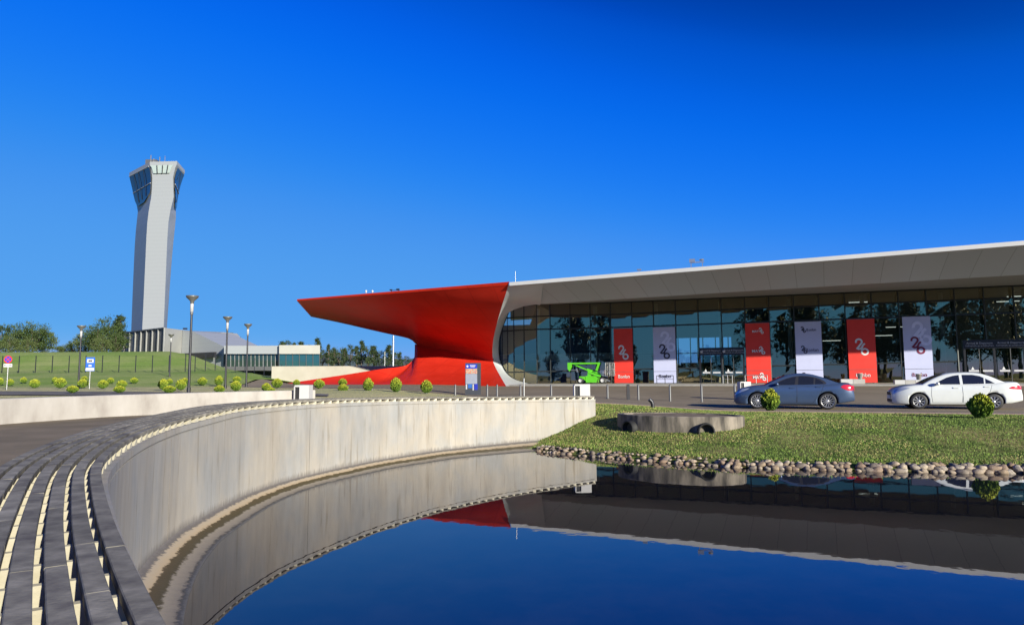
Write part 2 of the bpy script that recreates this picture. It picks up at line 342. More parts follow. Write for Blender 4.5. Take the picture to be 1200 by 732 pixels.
# ------------------------------------------------------------------ pond wall and bench
def wallmat():
    m, t, p = newmat('streaked_white_concrete'); L = t.links.new; tc = N(t,'ShaderNodeTexCoord')
    def nz(sc_, st, det=5):
        mp = N(t,'ShaderNodeMapping'); mp.inputs['Scale'].default_value = st; L(tc.outputs['Object'], mp.inputs[0])
        n = N(t,'ShaderNodeTexNoise', Scale=sc_, Detail=det, Roughness=.65); L(mp.outputs[0], n.inputs['Vector']); return n
    a = nz(2.6, (1,1,.22), 8); b = nz(.9, (1,1,.8)); c = nz(9, (1,1,.07)); 
    r1 = N(t,'ShaderNodeValToRGB'); L(a.outputs[0], r1.inputs[0]); e = r1.color_ramp.elements
    e[0].position = .3; e[0].color = (0.2778,0.2585,0.228,1); e[1].position = .5; e[1].color = (0.3224,0.3029,0.2696,1); q = e.new(.66); q.color = (0.3557,0.3363,0.3029,1)
    r2 = N(t,'ShaderNodeValToRGB'); L(b.outputs[0], r2.inputs[0]); e = r2.color_ramp.elements
    e[0].position = .35; e[0].color = (.82,.86,.92,1); e[1].position = .6; e[1].color = (1,.96,.90,1)
    r3 = N(t,'ShaderNodeValToRGB'); L(c.outputs[0], r3.inputs[0]); e = r3.color_ramp.elements
    e[0].position = .30; e[0].color = (.66,.61,.53,1); e[1].position = .44; e[1].color = (1,1,1,1)
    m1 = N(t,'ShaderNodeMix', data_type='RGBA', blend_type='MULTIPLY'); m1.inputs[0].default_value = 1; L(r1.outputs[0], m1.inputs[6]); L(r2.outputs[0], m1.inputs[7])
    m2 = N(t,'ShaderNodeMix', data_type='RGBA', blend_type='MULTIPLY'); m2.inputs[0].default_value = .8; L(m1.outputs[2], m2.inputs[6]); L(r3.outputs[0], m2.inputs[7])
    sx = N(t,'ShaderNodeSeparateXYZ'); L(tc.outputs['Object'], sx.inputs[0]); g1 = nz(22, (1,1,.12), 4)
    mm = N(t,'ShaderNodeMath', operation='MULTIPLY_ADD'); L(g1.outputs[0], mm.inputs[0]); mm.inputs[1].default_value = -.27; L(sx.outputs[2], mm.inputs[2])
    rg = N(t,'ShaderNodeMapRange'); rg.inputs['From Min'].default_value = .0; rg.inputs['From Max'].default_value = .10; rg.inputs['To Min'].default_value = .85; rg.inputs['To Max'].default_value = 0; L(mm.outputs[0], rg.inputs[0])
    m3 = N(t,'ShaderNodeMix', data_type='RGBA'); L(rg.outputs[0], m3.inputs[0]); L(m2.outputs[2], m3.inputs[6]); m3.inputs[7].default_value = (.14,.125,.11,1)
    L(m3.outputs[2], p.inputs['Base Color']); p.inputs['Roughness'].default_value = .75
    bp = N(t,'ShaderNodeBump', Strength=.15, Distance=.02); L(c.outputs[0], bp.inputs['Height']); L(bp.outputs[0], p.inputs['Normal']); return m
MT['wall'] = wallmat()
def ledgemat():
    m, t, p = newmat('wet_ledge'); L = t.links.new; tc = N(t,'ShaderNodeTexCoord')
    at_ = N(t,'ShaderNodeAttribute', attribute_name='across'); a = N(t,'ShaderNodeTexNoise', Scale=9, Detail=8, Roughness=.75); L(tc.outputs['Object'], a.inputs['Vector'])
    ma = N(t,'ShaderNodeMath', operation='MULTIPLY_ADD'); L(a.outputs[0], ma.inputs[0]); ma.inputs[1].default_value = .40; L(at_.outputs['Fac'], ma.inputs[2])
    sb = N(t,'ShaderNodeMath', operation='SUBTRACT'); L(ma.outputs[0], sb.inputs[0]); sb.inputs[1].default_value = .20
    r = N(t,'ShaderNodeValToRGB'); L(sb.outputs[0], r.inputs[0]); e = r.color_ramp.elements
    e[0].position = 0; e[0].color = (.20,.18,.16,1); e[1].position = 1; e[1].color = (.09,.085,.075,1)
    for po, c in ((.14,(.13,.115,.10)),(.19,(.44,.36,.25)),(.36,(.46,.35,.21)),(.40,(.075,.05,.012)),(.60,(.06,.045,.01)),(.65,(.27,.23,.17)),(.86,(.20,.17,.13)),(.92,(.04,.037,.03))):
        q = e.new(po); q.color = (*c,1)
    L(r.outputs[0], p.inputs['Base Color']); p.inputs['Roughness'].default_value = .6
    bp = N(t,'ShaderNodeBump', Strength=.4, Distance=.02); L(a.outputs[0], bp.inputs['Height']); L(bp.outputs[0], p.inputs['Normal']); return m
pw = empty('pond_wall', (-4.9,12.5,0), 0, 'tall curved white streaked concrete wall rising out of the pond under the dark slatted bench', 'wall')
def unparent_loc(o, parent): o.parent = parent; o.matrix_parent_inverse = Matrix.Translation(parent.location).inverted(); return o
def partw(o, parent):     # part whose mesh is in world coordinates
    o.parent = parent; o.location = -parent.location if parent.rotation_euler.z == 0 else o.location; return o
TOPD = .105
b = MB(); rows = []
for i in range(0, len(edge), 2):
    e, n = edge[i], en[i]; zt = e.z-TOPD
    P = lambda off, z: (e.x+n.x*off, e.y+n.y*off, z)
    rows.append([P(.66,.3), P(.66,zt), P(-.045,zt), P(-.045,zt-.075), P(-.02,zt-.078), P(-.02,zt-.095), P(-.04,zt-.098), P(-.04,-.5)])
b.grid(rows, smooth=False, flip=False)
for r in (rows[0], rows[-1]): b.add(r, [tuple(range(len(r)))])
partw(b.build('wall', MT['wall'], fix=True), pw)
# horizontal smooth look along the curve
b = MB(); rows = []; vals = []
for i in range(0, len(edge), 2):
    e, n = edge[i], en[i]; W_ = ledge_w(e); row = []
    for k_ in range(11):
        f = k_/10; z = .13*(1-f)**1.3+.004; row.append((e.x-n.x*(.03+(W_-.03)*f), e.y-n.y*(.03+(W_-.03)*f), z)); vals.append(f)
    row.append((row[-1][0], row[-1][1], -.5)); vals.append(1.0); rows.append(row)
b.grid(rows, smooth=True, flip=False); lo = b.build('ledge', ledgemat()); at_ = lo.data.attributes.new('across','FLOAT','POINT'); at_.data.foreach_set('value', vals); partw(lo, pw)
for idx_ in range(80, len(edge)-10, 61):
    e, n = edge[idx_], en[idx_]; d = Vector((n.y,-n.x,0)); q = MB()
    q.box((e.x-n.x*.0395, e.y-n.y*.0395, (e.z-.22+.12)/2), (.008,.006,e.z-.36), rz=math.atan2(d.y,d.x)); partw(q.build('joint', MT['old_conc']), pw)
# bench
bench = empty('slatted_bench', (-4.9,13,1.2), 0, 'long curved bench of dark weathered timber slats on cream blocks along the pond wall', 'bench')
SP = .1; SW = .069
acc = [0]
for i in range(1, len(edge)): acc.append(acc[-1]+(edge[i]-edge[i-1]).length)
TOT = acc[-1]
def on(s, off):
    s = min(max(s, 0), TOT); j = min(int(np.searchsorted(acc, s)), len(edge)-1); j0 = max(j-1, 0)
    t = (s-acc[j0])/max(1e-6, acc[j]-acc[j0]) if j > j0 else 0
    e = edge[j0].lerp(edge[j], t); n = en[j0].lerp(en[j], t).normalized(); return e+n*off, n
for r_ in range(7):
    b = MB(); s = random.uniform(0,.3); o0 = r_*SP
    while s < TOT-.05:
        ln = random.uniform(.5,1.0); e_ = min(s+ln-.0018, TOT); nseg = 5; rows = []; dz = random.uniform(-.0012,.0012); dn = random.uniform(-.0008,.0008)
        if r_ == 0: dz -= .006
        tw = random.uniform(-.001,.001)
        for k_ in range(nseg+1):
            ss = s+(e_-s)*k_/nseg; p1, n1 = on(ss, o0+dn); p2, _ = on(ss, o0+SW+dn); z1 = p1.z+dz+tw; z2 = p1.z+dz-tw
            c = .004
            rows.append([(p1.x,p1.y,z1-.042),(p1.x,p1.y,z1-c),(p1.x+n1.x*c,p1.y+n1.y*c,z1),(p2.x-n1.x*c,p2.y-n1.y*c,z2),(p2.x,p2.y,z2-c),(p2.x,p2.y,z2-.042),(p1.x,p1.y,z1-.042)])
        b.grid(rows, smooth=False); b.add([Vector(q) for q in rows[0][:6]], [(0,1,2,3,4,5)]); b.add([Vector(q) for q in rows[-1][:6]], [(5,4,3,2,1,0)])
        s += ln
    partw(b.build('slat', MT['slat'], fix=True), bench)
svals = list(np.arange(.15, TOT-.05, .30)); rest = MB(); near = sorted(svals, key=lambda s: on(s,0)[0].length if on(s,0)[0].y > 1.0 else 99)[:96]; near = set(near)
for s in svals:
    p1, n1 = on(s, -.006 if on(s,0)[0].y > 6.5 else .004); p2, _ = on(s, .655); d = Vector((n1.y,-n1.x,0)); hw = .085
    q = MB() if s in near else rest; zt = p1.z-.0425; zb = p1.z-TOPD-.004; a_, c_ = -.10, .07   # wedge: long face slopes down towards the sun, short end drops away
    vs = []
    for pp in (p1, p2): vs += [(pp.x+d.x*a_,pp.y+d.y*a_,zb),(pp.x+d.x*c_,pp.y+d.y*c_,zb),(pp.x+d.x*c_,pp.y+d.y*c_,zt),(pp.x+d.x*(c_-.035),pp.y+d.y*(c_-.035),zt)]
    q.add(vs, [(0,1,2,3),(7,6,5,4),(0,4,5,1),(1,5,6,2),(2,6,7,3),(3,7,4,0)])
    if s in near: partw(q.build('support', MT['support'], fix=True), bench)
o = partw(rest.build('support', MT['support'], fix=True), bench); o['kind'] = 'stuff'
p1, n1 = on(6.65, .185)
bb = MB().box(Vector((0,0,0)), (.02,.3,.10)).build('bracket', MT['bracket'], None); 
pb, nb = on(7.1, .187); bb.rotation_euler = (0,0,math.atan2(nb.y,nb.x)); bb.parent = bench; bb.location = Vector((pb.x,pb.y,pb.z-.058))-bench.location

# pale retaining wall on the far side of the terrace
prw = empty('retaining_wall', (-10.9,14,1.2), 0, 'low pale curved concrete wall along the far left edge of the paved terrace', 'wall')
b = MB(); rows = []
for t in np.linspace(R(139), R(232), 60):
    c, s_ = math.cos(t), math.sin(t); P = lambda r, z: (PC[0]+r*c, PC[1]+r*s_, z)
    zt = 1.84
    rows.append([P(PR-.12,1.0),P(PR-.12,zt-.02),P(PR-.10,zt),P(PR+.12,zt),P(PR+.14,zt-.02),P(PR+.14,1.0)])
b.grid(rows, smooth=False, flip=True)
for r in (rows[0], rows[-1]): b.add(r, [tuple(range(6))])
m = noisy('pale_render', [(0.2812,0.2516,0.222),(0.37,0.3404,0.3034),(0.4218,0.3922,0.3552)], 1.6, .8, .1, 12, stretch=(1,1,.5))
partw(b.build('wall', m, fix=True), prw)

# concrete headwall with pipes in the bank
hw_c = Vector((5.4,22.0,0)); hwl = empty('culvert_headwall', (5.4,22.0,.45), 0, 'stained round concrete headwall with two drain mouths set in the grassy bank', 'headwall')
b = MB(); n_ = 28; pts = []
xl, xr = at(725,490,23.2), at(872,490,21.2)
cc = (Vector((xl.x,xl.y,0))+Vector((xr.x,xr.y,0)))/2; ax = Vector((xr.x-xl.x,xr.y-xl.y,0)); hl = ax.length/2; ax.normalize(); ay = Vector((ax.y,-ax.x,0))
def hp(t, r, z): p = cc+ax*(-math.cos(t)*hl*r)+ay*(math.sin(t)*1.15*r); return (p.x,p.y,z)
rows = [[hp(t,1,.15),hp(t,1,1.0),hp(t,.985,1.02),hp(t,.90,1.02),hp(t,.89,1.0),hp(t,.88,.6)] for t in np.linspace(0, 2*math.pi, 49)]
b.grid(rows, smooth=False, flip=False); partw(b.build('wall', MT['old_conc'], fix=True), hwl)
b = MB(); b.add([hp(t,.895,.97+.02*math.sin(9*t)) for t in np.linspace(0,2*math.pi,40)[:-1]]+[(cc.x,cc.y,1.06)], [(i,(i+1)%39,39) for i in range(39)], True); partw(b.build('soil_fill', MT['soil'], fix=True), hwl)
for tt in (.90, 2.14):
    p = Vector(hp(tt,1,.60)); nrm = (ax*(-math.cos(tt)*1.15)+ay*(math.sin(tt)*hl)).normalized(); nrm.z = 0
    q = MB(); rot = nrm.to_track_quat('Z','Y').to_matrix().to_4x4(); rot.translation = p-nrm*.06
    q.lathe([(.0,.02),(.20,.02),(.20,.27),(.25,.27),(.25,.0)], 20, rot); partw(q.build('pipe', plain('pipe_black',(.012,.012,.012),.7)), hwl)

# ------------------------------------------------------------------ stones
def blob(r, seed, sub=2, amp=.28):
    bm = bmesh.new(); bmesh.ops.create_icosphere(bm, subdivisions=sub, radius=1)
    for v in bm.verts:
        d = noise.noise(v.co*1.1+Vector((seed*3.1,seed,0)))*amp*1.6+noise.noise(v.co*2.7+Vector((0,seed*5,0)))*amp*.4; v.co *= (1+d); v.co.z *= .62
        v.co *= r
    me = bpy.data.meshes.new('stone'); bm.to_mesh(me); bm.free()
    for p in me.polygons: p.use_smooth = True
    me.materials.append(MT['stone']); return me
SM = []
for k_ in range(9):
    me = blob(1, k_+1)
    SF = .74
    c = [(.30,.22,.17),(.36,.29,.23),(.24,.20,.17),(.42,.34,.27),(.27,.19,.14),(.38,.33,.29),(.33,.25,.18),(.22,.18,.15),(.45,.38,.31)][k_]
    me.materials.clear(); me.materials.append(noisy('stone_%s' % 'abcdefghi'[k_], [tuple(x*.6*SF for x in c), (c[0]*SF, c[1]*SF*.97, c[2]*SF*.86), tuple(x*1.25*SF for x in c)], 2.2, .85, .5, 9)); SM.append(me)
vis = [p for p in bank_line if p.x < 19.5 and p.y > 12]; vn = []
bl = resample(vis, step=.15); stones = []
for i, p in enumerate(bl[:-1]):
    d = (bl[min(i+1,len(bl)-1)]-bl[max(i-1,0)]); d.z = 0; d.normalize(); nn = Vector((-d.y,d.x,0)); 
    for r_ in range(3):
        if random.random() < .12: continue
        sz = random.uniform(.6,1.35)*lerp(.075,.125,S(3,13,p.x))*(1 if r_ < 2 else .75); off = -.05+r_*.13+random.uniform(-.04,.04)
        q = p+nn*off+d*random.uniform(-.06,.06); stones.append((q.x,q.y,sz,r_))
stones.sort(key=lambda s: -s[2]/(s[1])); 
restb = MB()
for i, (x, y, sz, r_) in enumerate(stones):
    z = .0+.065*r_+sz*.10
    if i < 298:
        o = bpy.data.objects.new('stone', random.choice(SM)); C.objects.link(o); o.location = (x,y,z); o.scale = (sz*random.uniform(.9,1.35), sz*random.uniform(.8,1.1), sz*random.uniform(.9,1.3)); o.rotation_euler = (random.uniform(-.3,.3),random.uniform(-.3,.3),random.uniform(0,6.3))
        tag(o, 'rounded beige river stone in the row edging the pond below the grass bank', 'stone', 'stones edging the pond')
    else:
        me = random.choice(SM); a = random.uniform(0,6.3); ca, sa = math.cos(a), math.sin(a)
        restb.add([(x+(v.co.x*ca-v.co.y*sa)*sz, y+(v.co.x*sa+v.co.y*ca)*sz, z+v.co.z*sz) for v in me.vertices], [tuple(p.vertices) for p in me.polygons], True)
if restb.v: tag(restb.build('small_stones', MT['stone']), 'small beige stones packed between the larger ones at the water line', 'stones', kind='stuff')

# ------------------------------------------------------------------ grass blades on the bank
def grass(name, n, region, zf, mat, hmin, hmax, label, ykeep=lambda x,y: True):
    V = []; Fc = []; k_ = 0; tries = 0
    while k_ < n and tries < n*6:
        tries += 1; x = random.uniform(region[0], region[1]); y = random.uniform(region[2], region[3])
        if not ykeep(x, y): continue
        z = zf(x, y); h = random.uniform(hmin, hmax); a = random.uniform(0, math.pi); wd = random.uniform(.008,.016); lx, ly = random.uniform(-.5,.5)*h, random.uniform(-.5,.5)*h
        c, s_ = math.cos(a)*wd, math.sin(a)*wd
        V += [(x-c,y-s_,z-.01),(x+c,y+s_,z-.01),(x+lx,y+ly,z+h)]; Fc.append((3*k_,3*k_+1,3*k_+2)); k_ += 1
    me = bpy.data.meshes.new(name); me.from_pydata(V, [], Fc); me.materials.append(mat); o = bpy.data.objects.new(name, me); C.objects.link(o); tag(o, label, 'grass', kind='stuff')
BP = np.array(bpoly)
# cached height grid for speed
GX = np.arange(-1, 26, .25); GY = np.arange(10, 31, .25)
HG = np.array([[bankz(x, y) for x in GX] for y in GY]); DG = np.array([[dbank(x, y) for x in GX] for y in GY])
def samp(A, x, y):
    fx = (x-GX[0])/.25; fy = (y-GY[0])/.25; i, j = int(fx), int(fy); i = min(max(i,0), len(GX)-2); j = min(max(j,0), len(GY)-2); tx, ty = fx-i, fy-j
    return (A[j,i]*(1-tx)+A[j,i+1]*tx)*(1-ty)+(A[j+1,i]*(1-tx)+A[j+1,i+1]*tx)*ty
def inbank(x, y):
    if y+.36*x > 29.9 or y > 28.2: return False
    if not inside(x, y, BP): return False
    if samp(DG, x, y) < .34: return False
    v = Vector((x,y,0))-Vector((cc.x,cc.y,0)); 
    if (v.dot(ax)/hl)**2+(v.dot(ay)/1.15)**2 < 1.02: return False
    return True
def patch(x, y, th): return noise.noise(Vector((x*.5, y*.5, 3.3)))+.4*noise.noise(Vector((x*2, y*2, 1.3))) > th
grass('turf', 85000, (-.3,23,13,28.2), lambda x,y: samp(HG,x,y), MT['blade'], .02, .048, 'short green grass covering the pond bank', inbank)
grass('dry_turf', 22000, (-.3,23,13,28.2), lambda x,y: samp(HG,x,y), MT['blade_dry'], .02, .045, 'straw coloured dry grass in patches on the pond bank', lambda x,y: inbank(x,y) and patch(x,y,.04-.6*math.exp(-((x-5.4)/3.5)**2-((y-22.5)/2.5)**2)))
grass('bank_edge_grass', 9000, (-.3,23,13,28.2), lambda x,y: samp(HG,x,y), MT['blade'], .04, .10, 'longer green grass hanging over the stones at the foot of the bank', lambda x,y: inbank(x,y) and samp(DG,x,y) < .6)
#SPLIT
# ------------------------------------------------------------------ terminal
MT['roofwhite'] = noisy('roof_edge_white', [(0.4144,0.4144,0.407),(0.4588,0.4588,0.4514)], .5, .5)
def seammat(name, c, pitch, off, rough, w_=.02, var=.06):
    m, t, p = newmat(name); L = t.links.new; tc = N(t,'ShaderNodeTexCoord'); sx = N(t,'ShaderNodeSeparateXYZ'); L(tc.outputs['Object'], sx.inputs[0])
    u_ = N(t,'ShaderNodeMath', operation='MULTIPLY_ADD'); L(sx.outputs[1], u_.inputs[0]); u_.inputs[1].default_value = -.45; L(sx.outputs[0], u_.inputs[2])
    a = N(t,'ShaderNodeMath', operation='SUBTRACT'); L(u_.outputs[0], a.inputs[0]); a.inputs[1].default_value = off
    d = N(t,'ShaderNodeMath', operation='DIVIDE'); L(a.outputs[0], d.inputs[0]); d.inputs[1].default_value = pitch
    f = N(t,'ShaderNodeMath', operation='FRACT'); L(d.outputs[0], f.inputs[0]); lt = N(t,'ShaderNodeMath', operation='LESS_THAN'); L(f.outputs[0], lt.inputs[0]); lt.inputs[1].default_value = w_
    fl = N(t,'ShaderNodeMath', operation='FLOOR'); L(d.outputs[0], fl.inputs[0]); wn = N(t,'ShaderNodeTexWhiteNoise', noise_dimensions='1D'); L(fl.outputs[0], wn.inputs['W'])
    mr = N(t,'ShaderNodeMapRange'); mr.inputs['To Min'].default_value = 1-var; mr.inputs['To Max'].default_value = 1+var; L(wn.outputs[0], mr.inputs[0])
    cb = N(t,'ShaderNodeCombineColor'); [L(mr.outputs[0], cb.inputs[i]) for i in range(3)]
    m1 = N(t,'ShaderNodeMix', data_type='RGBA', blend_type='MULTIPLY'); m1.inputs[0].default_value = 1; m1.inputs[6].default_value = (*c,1); L(cb.outputs[0], m1.inputs[7])
    m2 = N(t,'ShaderNodeMix', data_type='RGBA'); L(lt.outputs[0], m2.inputs[0]); L(m1.outputs[2], m2.inputs[6]); m2.inputs[7].default_value = (*[x*.35 for x in c],1)
    L(m2.outputs[2], p.inputs['Base Color']); p.inputs['Roughness'].default_value = rough; return m
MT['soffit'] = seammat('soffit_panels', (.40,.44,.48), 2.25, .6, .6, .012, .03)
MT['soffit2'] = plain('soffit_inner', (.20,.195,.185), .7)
MT['cframe'] = noisy('white_shell', [(.45,.48,.51),(.49,.52,.55)], .4, .4)
def redmat():
    m, t, p = newmat('red_shell'); L = t.links.new; tc = N(t,'ShaderNodeTexCoord'); sx = N(t,'ShaderNodeSeparateXYZ'); L(tc.outputs['Object'], sx.inputs[0]); masks = []
    for k1, k2, pt in ((1,.36,2.6),(.36,-1,2.6)):
        a = N(t,'ShaderNodeMath', operation='MULTIPLY'); L(sx.outputs[0], a.inputs[0]); a.inputs[1].default_value = k2 if k1 == 1 else 1; b_ = N(t,'ShaderNodeMath', operation='MULTIPLY_ADD'); L(sx.outputs[1], b_.inputs[0]); b_.inputs[1].default_value = 1 if k1 == 1 else -.36; L(a.outputs[0], b_.inputs[2])
        d = N(t,'ShaderNodeMath', operation='DIVIDE'); L(b_.outputs[0], d.inputs[0]); d.inputs[1].default_value = pt; f = N(t,'ShaderNodeMath', operation='FRACT'); L(d.outputs[0], f.inputs[0]); lt = N(t,'ShaderNodeMath', operation='LESS_THAN'); L(f.outputs[0], lt.inputs[0]); lt.inputs[1].default_value = .014; masks.append(lt)
    mxx = N(t,'ShaderNodeMath', operation='MAXIMUM'); L(masks[0].outputs[0], mxx.inputs[0]); L(masks[1].outputs[0], mxx.inputs[1])
    nz = N(t,'ShaderNodeTexNoise', Scale=.35, Detail=6, Roughness=.65); L(tc.outputs['Object'], nz.inputs['Vector']); r_ = N(t,'ShaderNodeValToRGB'); L(nz.outputs[0], r_.inputs[0]); e = r_.color_ramp.elements; e[0].position = .3; e[0].color = (.46,.020,.009,1); e[1].position = .7; e[1].color = (.58,.030,.015,1)
    mx = N(t,'ShaderNodeMix', data_type='RGBA'); L(mxx.outputs[0], mx.inputs[0]); mx.inputs[7].default_value = (.33,.010,.007,1); L(r_.outputs[0], mx.inputs[6]); L(mx.outputs[2], p.inputs['Base Color'])
    rr = N(t,'ShaderNodeMapRange'); rr.inputs['To Min'].default_value = .35; rr.inputs['To Max'].default_value = .65; L(nz.outputs[0], rr.inputs[0]); L(rr.outputs[0], p.inputs['Roughness']); p.inputs['Specular IOR Level'].default_value = .16
    n2 = N(t,'ShaderNodeTexNoise', Scale=.5, Detail=2); L(tc.outputs['Object'], n2.inputs['Vector']); bp = N(t,'ShaderNodeBump', Strength=.25, Distance=.1); L(n2.outputs[0], bp.inputs['Height']); L(bp.outputs[0], p.inputs['Normal']); return m
MT['red'] = redmat()
MT['redsoffit'] = MT['red']
term = empty('terminal_building', (18,68,1.5), 0, 'long terminal with grey roof, tall glass front and red folded canopy at its left end', 'terminal')
tp = lambda o: partw(o, term)
ZT = lambda X: 10.52+.0265*X           # roof edge height
def xw(X, W, z): return Vector((X, W-.36*X, z))
XS = [2.7, 5, 10, 20, 30, 40, 50, 65, 80]
X0E = atw(597,330,59.5).x
BRK = lambda X: float(np.interp(X, [2.7,5.6,15,33.5,39,80],[9.1,9.12,9.35,9.66,9.75,10.3]))
GT = lambda X: 9.98
b = MB(); b.grid([[xw(X,59.5,ZT(X)), xw(X,59.5,ZT(X)-.31), xw(X,59.75,ZT(X)-.40)] for X in [X0E]+XS], smooth=False, flip=True)
b.grid([[xw(X,59.5,ZT(X)), xw(X,62,ZT(X)+.12), xw(X,108,ZT(X)+.6)] for X in [X0E]+XS], smooth=False); tp(b.build('roof', MT['roofwhite']))
b = MB(); b.grid([[xw(X,59.75,ZT(X)-.40), xw(X,65.3,BRK(X))] for X in XS], smooth=False, flip=True); tp(b.build('soffit', MT['soffit']))
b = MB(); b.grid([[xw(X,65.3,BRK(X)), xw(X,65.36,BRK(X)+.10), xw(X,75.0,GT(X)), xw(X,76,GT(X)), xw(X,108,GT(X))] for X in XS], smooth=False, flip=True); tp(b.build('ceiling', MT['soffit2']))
def catmull(pts, n):
    P = [Vector(p) for p in pts]; P = [2*P[0]-P[1]]+P+[2*P[-1]-P[-2]]; out = []
    m = len(P)-3
    for k_ in range(n):
        u = m*k_/(n-1); i = min(int(u), m-1); t = u-i; a, b_, c, d = P[i:i+4]
        out.append(.5*((2*b_)+(c-a)*t+(2*a-5*b_+4*c-d)*t*t+(-a+3*b_-3*c+d)*t**3))
    return out
# section curves at the left end: o = boundary red/white, i = outline of the glass
o_pts = [atw(595.9,333.5,59.7),atw(592.5,345,60.6),atw(588,359,62),atw(582,380,66),atw(578,398,70),atw(577,412,73),atw(578,424,73.5),atw(584.6,437.5,69.5),atw(593.5,453,62.5)]
i_pts = [xw(2.7,59.75,ZT(2.7)-.40),xw(2.7,65.3,BRK(2.7)),atw(629,356.6,73.6),atw(602,359.5,74.0),atw(593,373,74.5),atw(585.4,398,75.0),atw(587.5,425,74.8),atw(600,442.5,74.2),atw(629,451.6,73.6)]
oc = catmull(o_pts, 49); ic = catmull(i_pts, 49)
# keep the roof edge part of the inner curve straight
b = MB(); b.grid([[o_.lerp(i_, t) for t in (0,.25,.5,.75,1)] for o_, i_ in zip(oc, ic)], smooth=True, flip=True)
b.add([oc[-1], ic[-1], xw(13.5,75,1.5), xw(13.5,75,1.42), oc[-1]-Vector((0,0,.2))], [(0,1,2,3,4)])
tp(b.build('white_shell', MT['cframe']))
# red canopy: upper shell
low = [atw(364.5,371,73.0),atw(400,378.4,73.3),atw(428,384.9,73.6),atw(453,390.6,74),atw(472.7,394.9,74),atw(482.5,398,74),atw(487.4,403,74),atw(520,409.7,74),atw(544,415.2,74),atw(578,424,73.6)]
low = resample(catmull(low, 120), n=40); Lp = [ (p-low[0]).length/(low[-1]-low[0]).length for p in low]
topL, topR = atw(348,352.5,59.6), oc[0]
up_right = resample(oc[:oc.index(min(oc, key=lambda p: (p-low[-1]).length))+1], n=16)
cols = []
for k_, q in enumerate(low):
    u = k_/(len(low)-1); a = topL.lerp(topR, u); col = []
    for j in range(16):
        v = j/15; base = a.lerp(q, v); rb_ = topR.lerp(low[-1], v); dv = up_right[j]-rb_; col.append(base+dv*u**1.6)
    cols.append(col)
b = MB(); b.grid(cols, smooth=True, flip=False); tp(b.build('canopy_soffit', MT['red']))
b = MB(); tl, tr = atw(348,350.5,59.5), atw(597,330,59.5)
b.grid([[tl.lerp(tr,u)+Vector((0,0,0)), topL.lerp(topR,u)] for u in np.linspace(0,1,12)], smooth=False, flip=True)
bk_ = []
for k_, q in enumerate(low):
    u = k_/(len(low)-1); zz = q.z+.3+max(0, (u-.35))*8; zz = min(zz, ZT(q.x)+.2); bk_.append(Vector((q.x-.36*.4*(1 if u > .5 else 0), q.y+.6+ (max(0,u-.5)*8), zz)))
b.grid([[tl.lerp(tr,k_/39), bk_[k_]] for k_ in range(40)], smooth=False)
b.grid([[bk_[k_], low[k_]] for k_ in range(40)], smooth=False)
b.add([tl, topL, low[0], bk_[0]], [(0,1,2,3)])
tp(b.build('canopy_roof', MT['red']))
# lower shell
tr_ = [atw(578,424.2,73.65),atw(544,415.4,74.05),atw(520,409.9,74.05),atw(487.6,403.2,74.05),atw(489,408,73.7),atw(487.6,414,72.5),atw(482.8,423,71),atw(472.7,429,69.5),atw(445.6,432.4,68),atw(400,439.5,67),atw(329,450,66)]
trc = resample(catmull(tr_, 160), n=60)
orr = oc[oc.index(min(oc, key=lambda p: (p-trc[0]).length)):]; orr = resample(orr, n=12)
gr, gl = orr[-1], atw(329,450.6,65.8); rows = []
for k_, q in enumerate(trc):
    u = k_/59; uu = u**.9; gp_ = gr.lerp(gl, uu); col = []
    for j in range(12):
        v = j/11; base = q.lerp(gp_, v); rb_ = trc[0].lerp(gr, v); col.append(base+(orr[j]-rb_)*(1-u)**2 + Vector((0,0,-.25*math.sin(math.pi*v)*math.sin(math.pi*u))))
    rows.append(col)
b = MB(); b.grid(rows, smooth=True, flip=True)
b.grid([[r[-1], r[-1]-Vector((0,0,.6))] for r in rows], smooth=False); 
b.grid([[r[0], Vector((r[0].x-.1, r[0].y+1.2, 1.0))] for r in rows], smooth=False)
b.grid([[r[0]+Vector((0,.02,-.02)), r[0]+Vector((.1,.7,.8))] for r in rows[:19]], smooth=False)  # added hidden strip behind the crease, blocks light leaking between the two shells
tp(b.build('canopy_base', MT['red']))

# glass front: every bay is a window with its frame
def glassmat():
    m = bpy.data.materials.new('tinted_glass'); m.use_nodes = True; t = m.node_tree; t.nodes.remove(t.nodes['Principled BSDF']); L = t.links.new
    tr = N(t,'ShaderNodeBsdfTransparent'); tr.inputs[0].default_value = (.55,.64,.60,1); gl = N(t,'ShaderNodeBsdfGlossy'); gl.inputs['Roughness'].default_value = .01; gl.inputs[0].default_value = (.95,.84,.50,1)
    fr = N(t,'ShaderNodeFresnel', IOR=1.5); ad = N(t,'ShaderNodeMath', operation='ADD'); L(fr.outputs[0], ad.inputs[0]); ad.inputs[1].default_value = .24
    mx = N(t,'ShaderNodeMixShader'); L(ad.outputs[0], mx.inputs[0]); L(tr.outputs[0], mx.inputs[1]); L(gl.outputs[0], mx.inputs[2])
    tc = N(t,'ShaderNodeTexCoord'); nz = N(t,'ShaderNodeTexNoise', Scale=.5, Detail=2); L(tc.outputs['Object'], nz.inputs['Vector']); bp = N(t,'ShaderNodeBump', Strength=.05, Distance=.05); L(nz.outputs[0], bp.inputs['Height']); L(bp.outputs[0], gl.inputs['Normal'])
    L(mx.outputs[0], t.nodes['Material Output'].inputs[0]); return m
MT['glass'] = glassmat()
PX = 2.09; Z0F = 1.5
RW = lambda X, k_: [Z0F, 2.72+.017*X, 7.22+.008*X, 8.62+.006*X, GT(X)][k_]
xs = [4.04+PX*i for i in range(38)]
WG = lambda x: 75.0-.19*max(0, 10.31-x)      # the leftmost bays swing forward
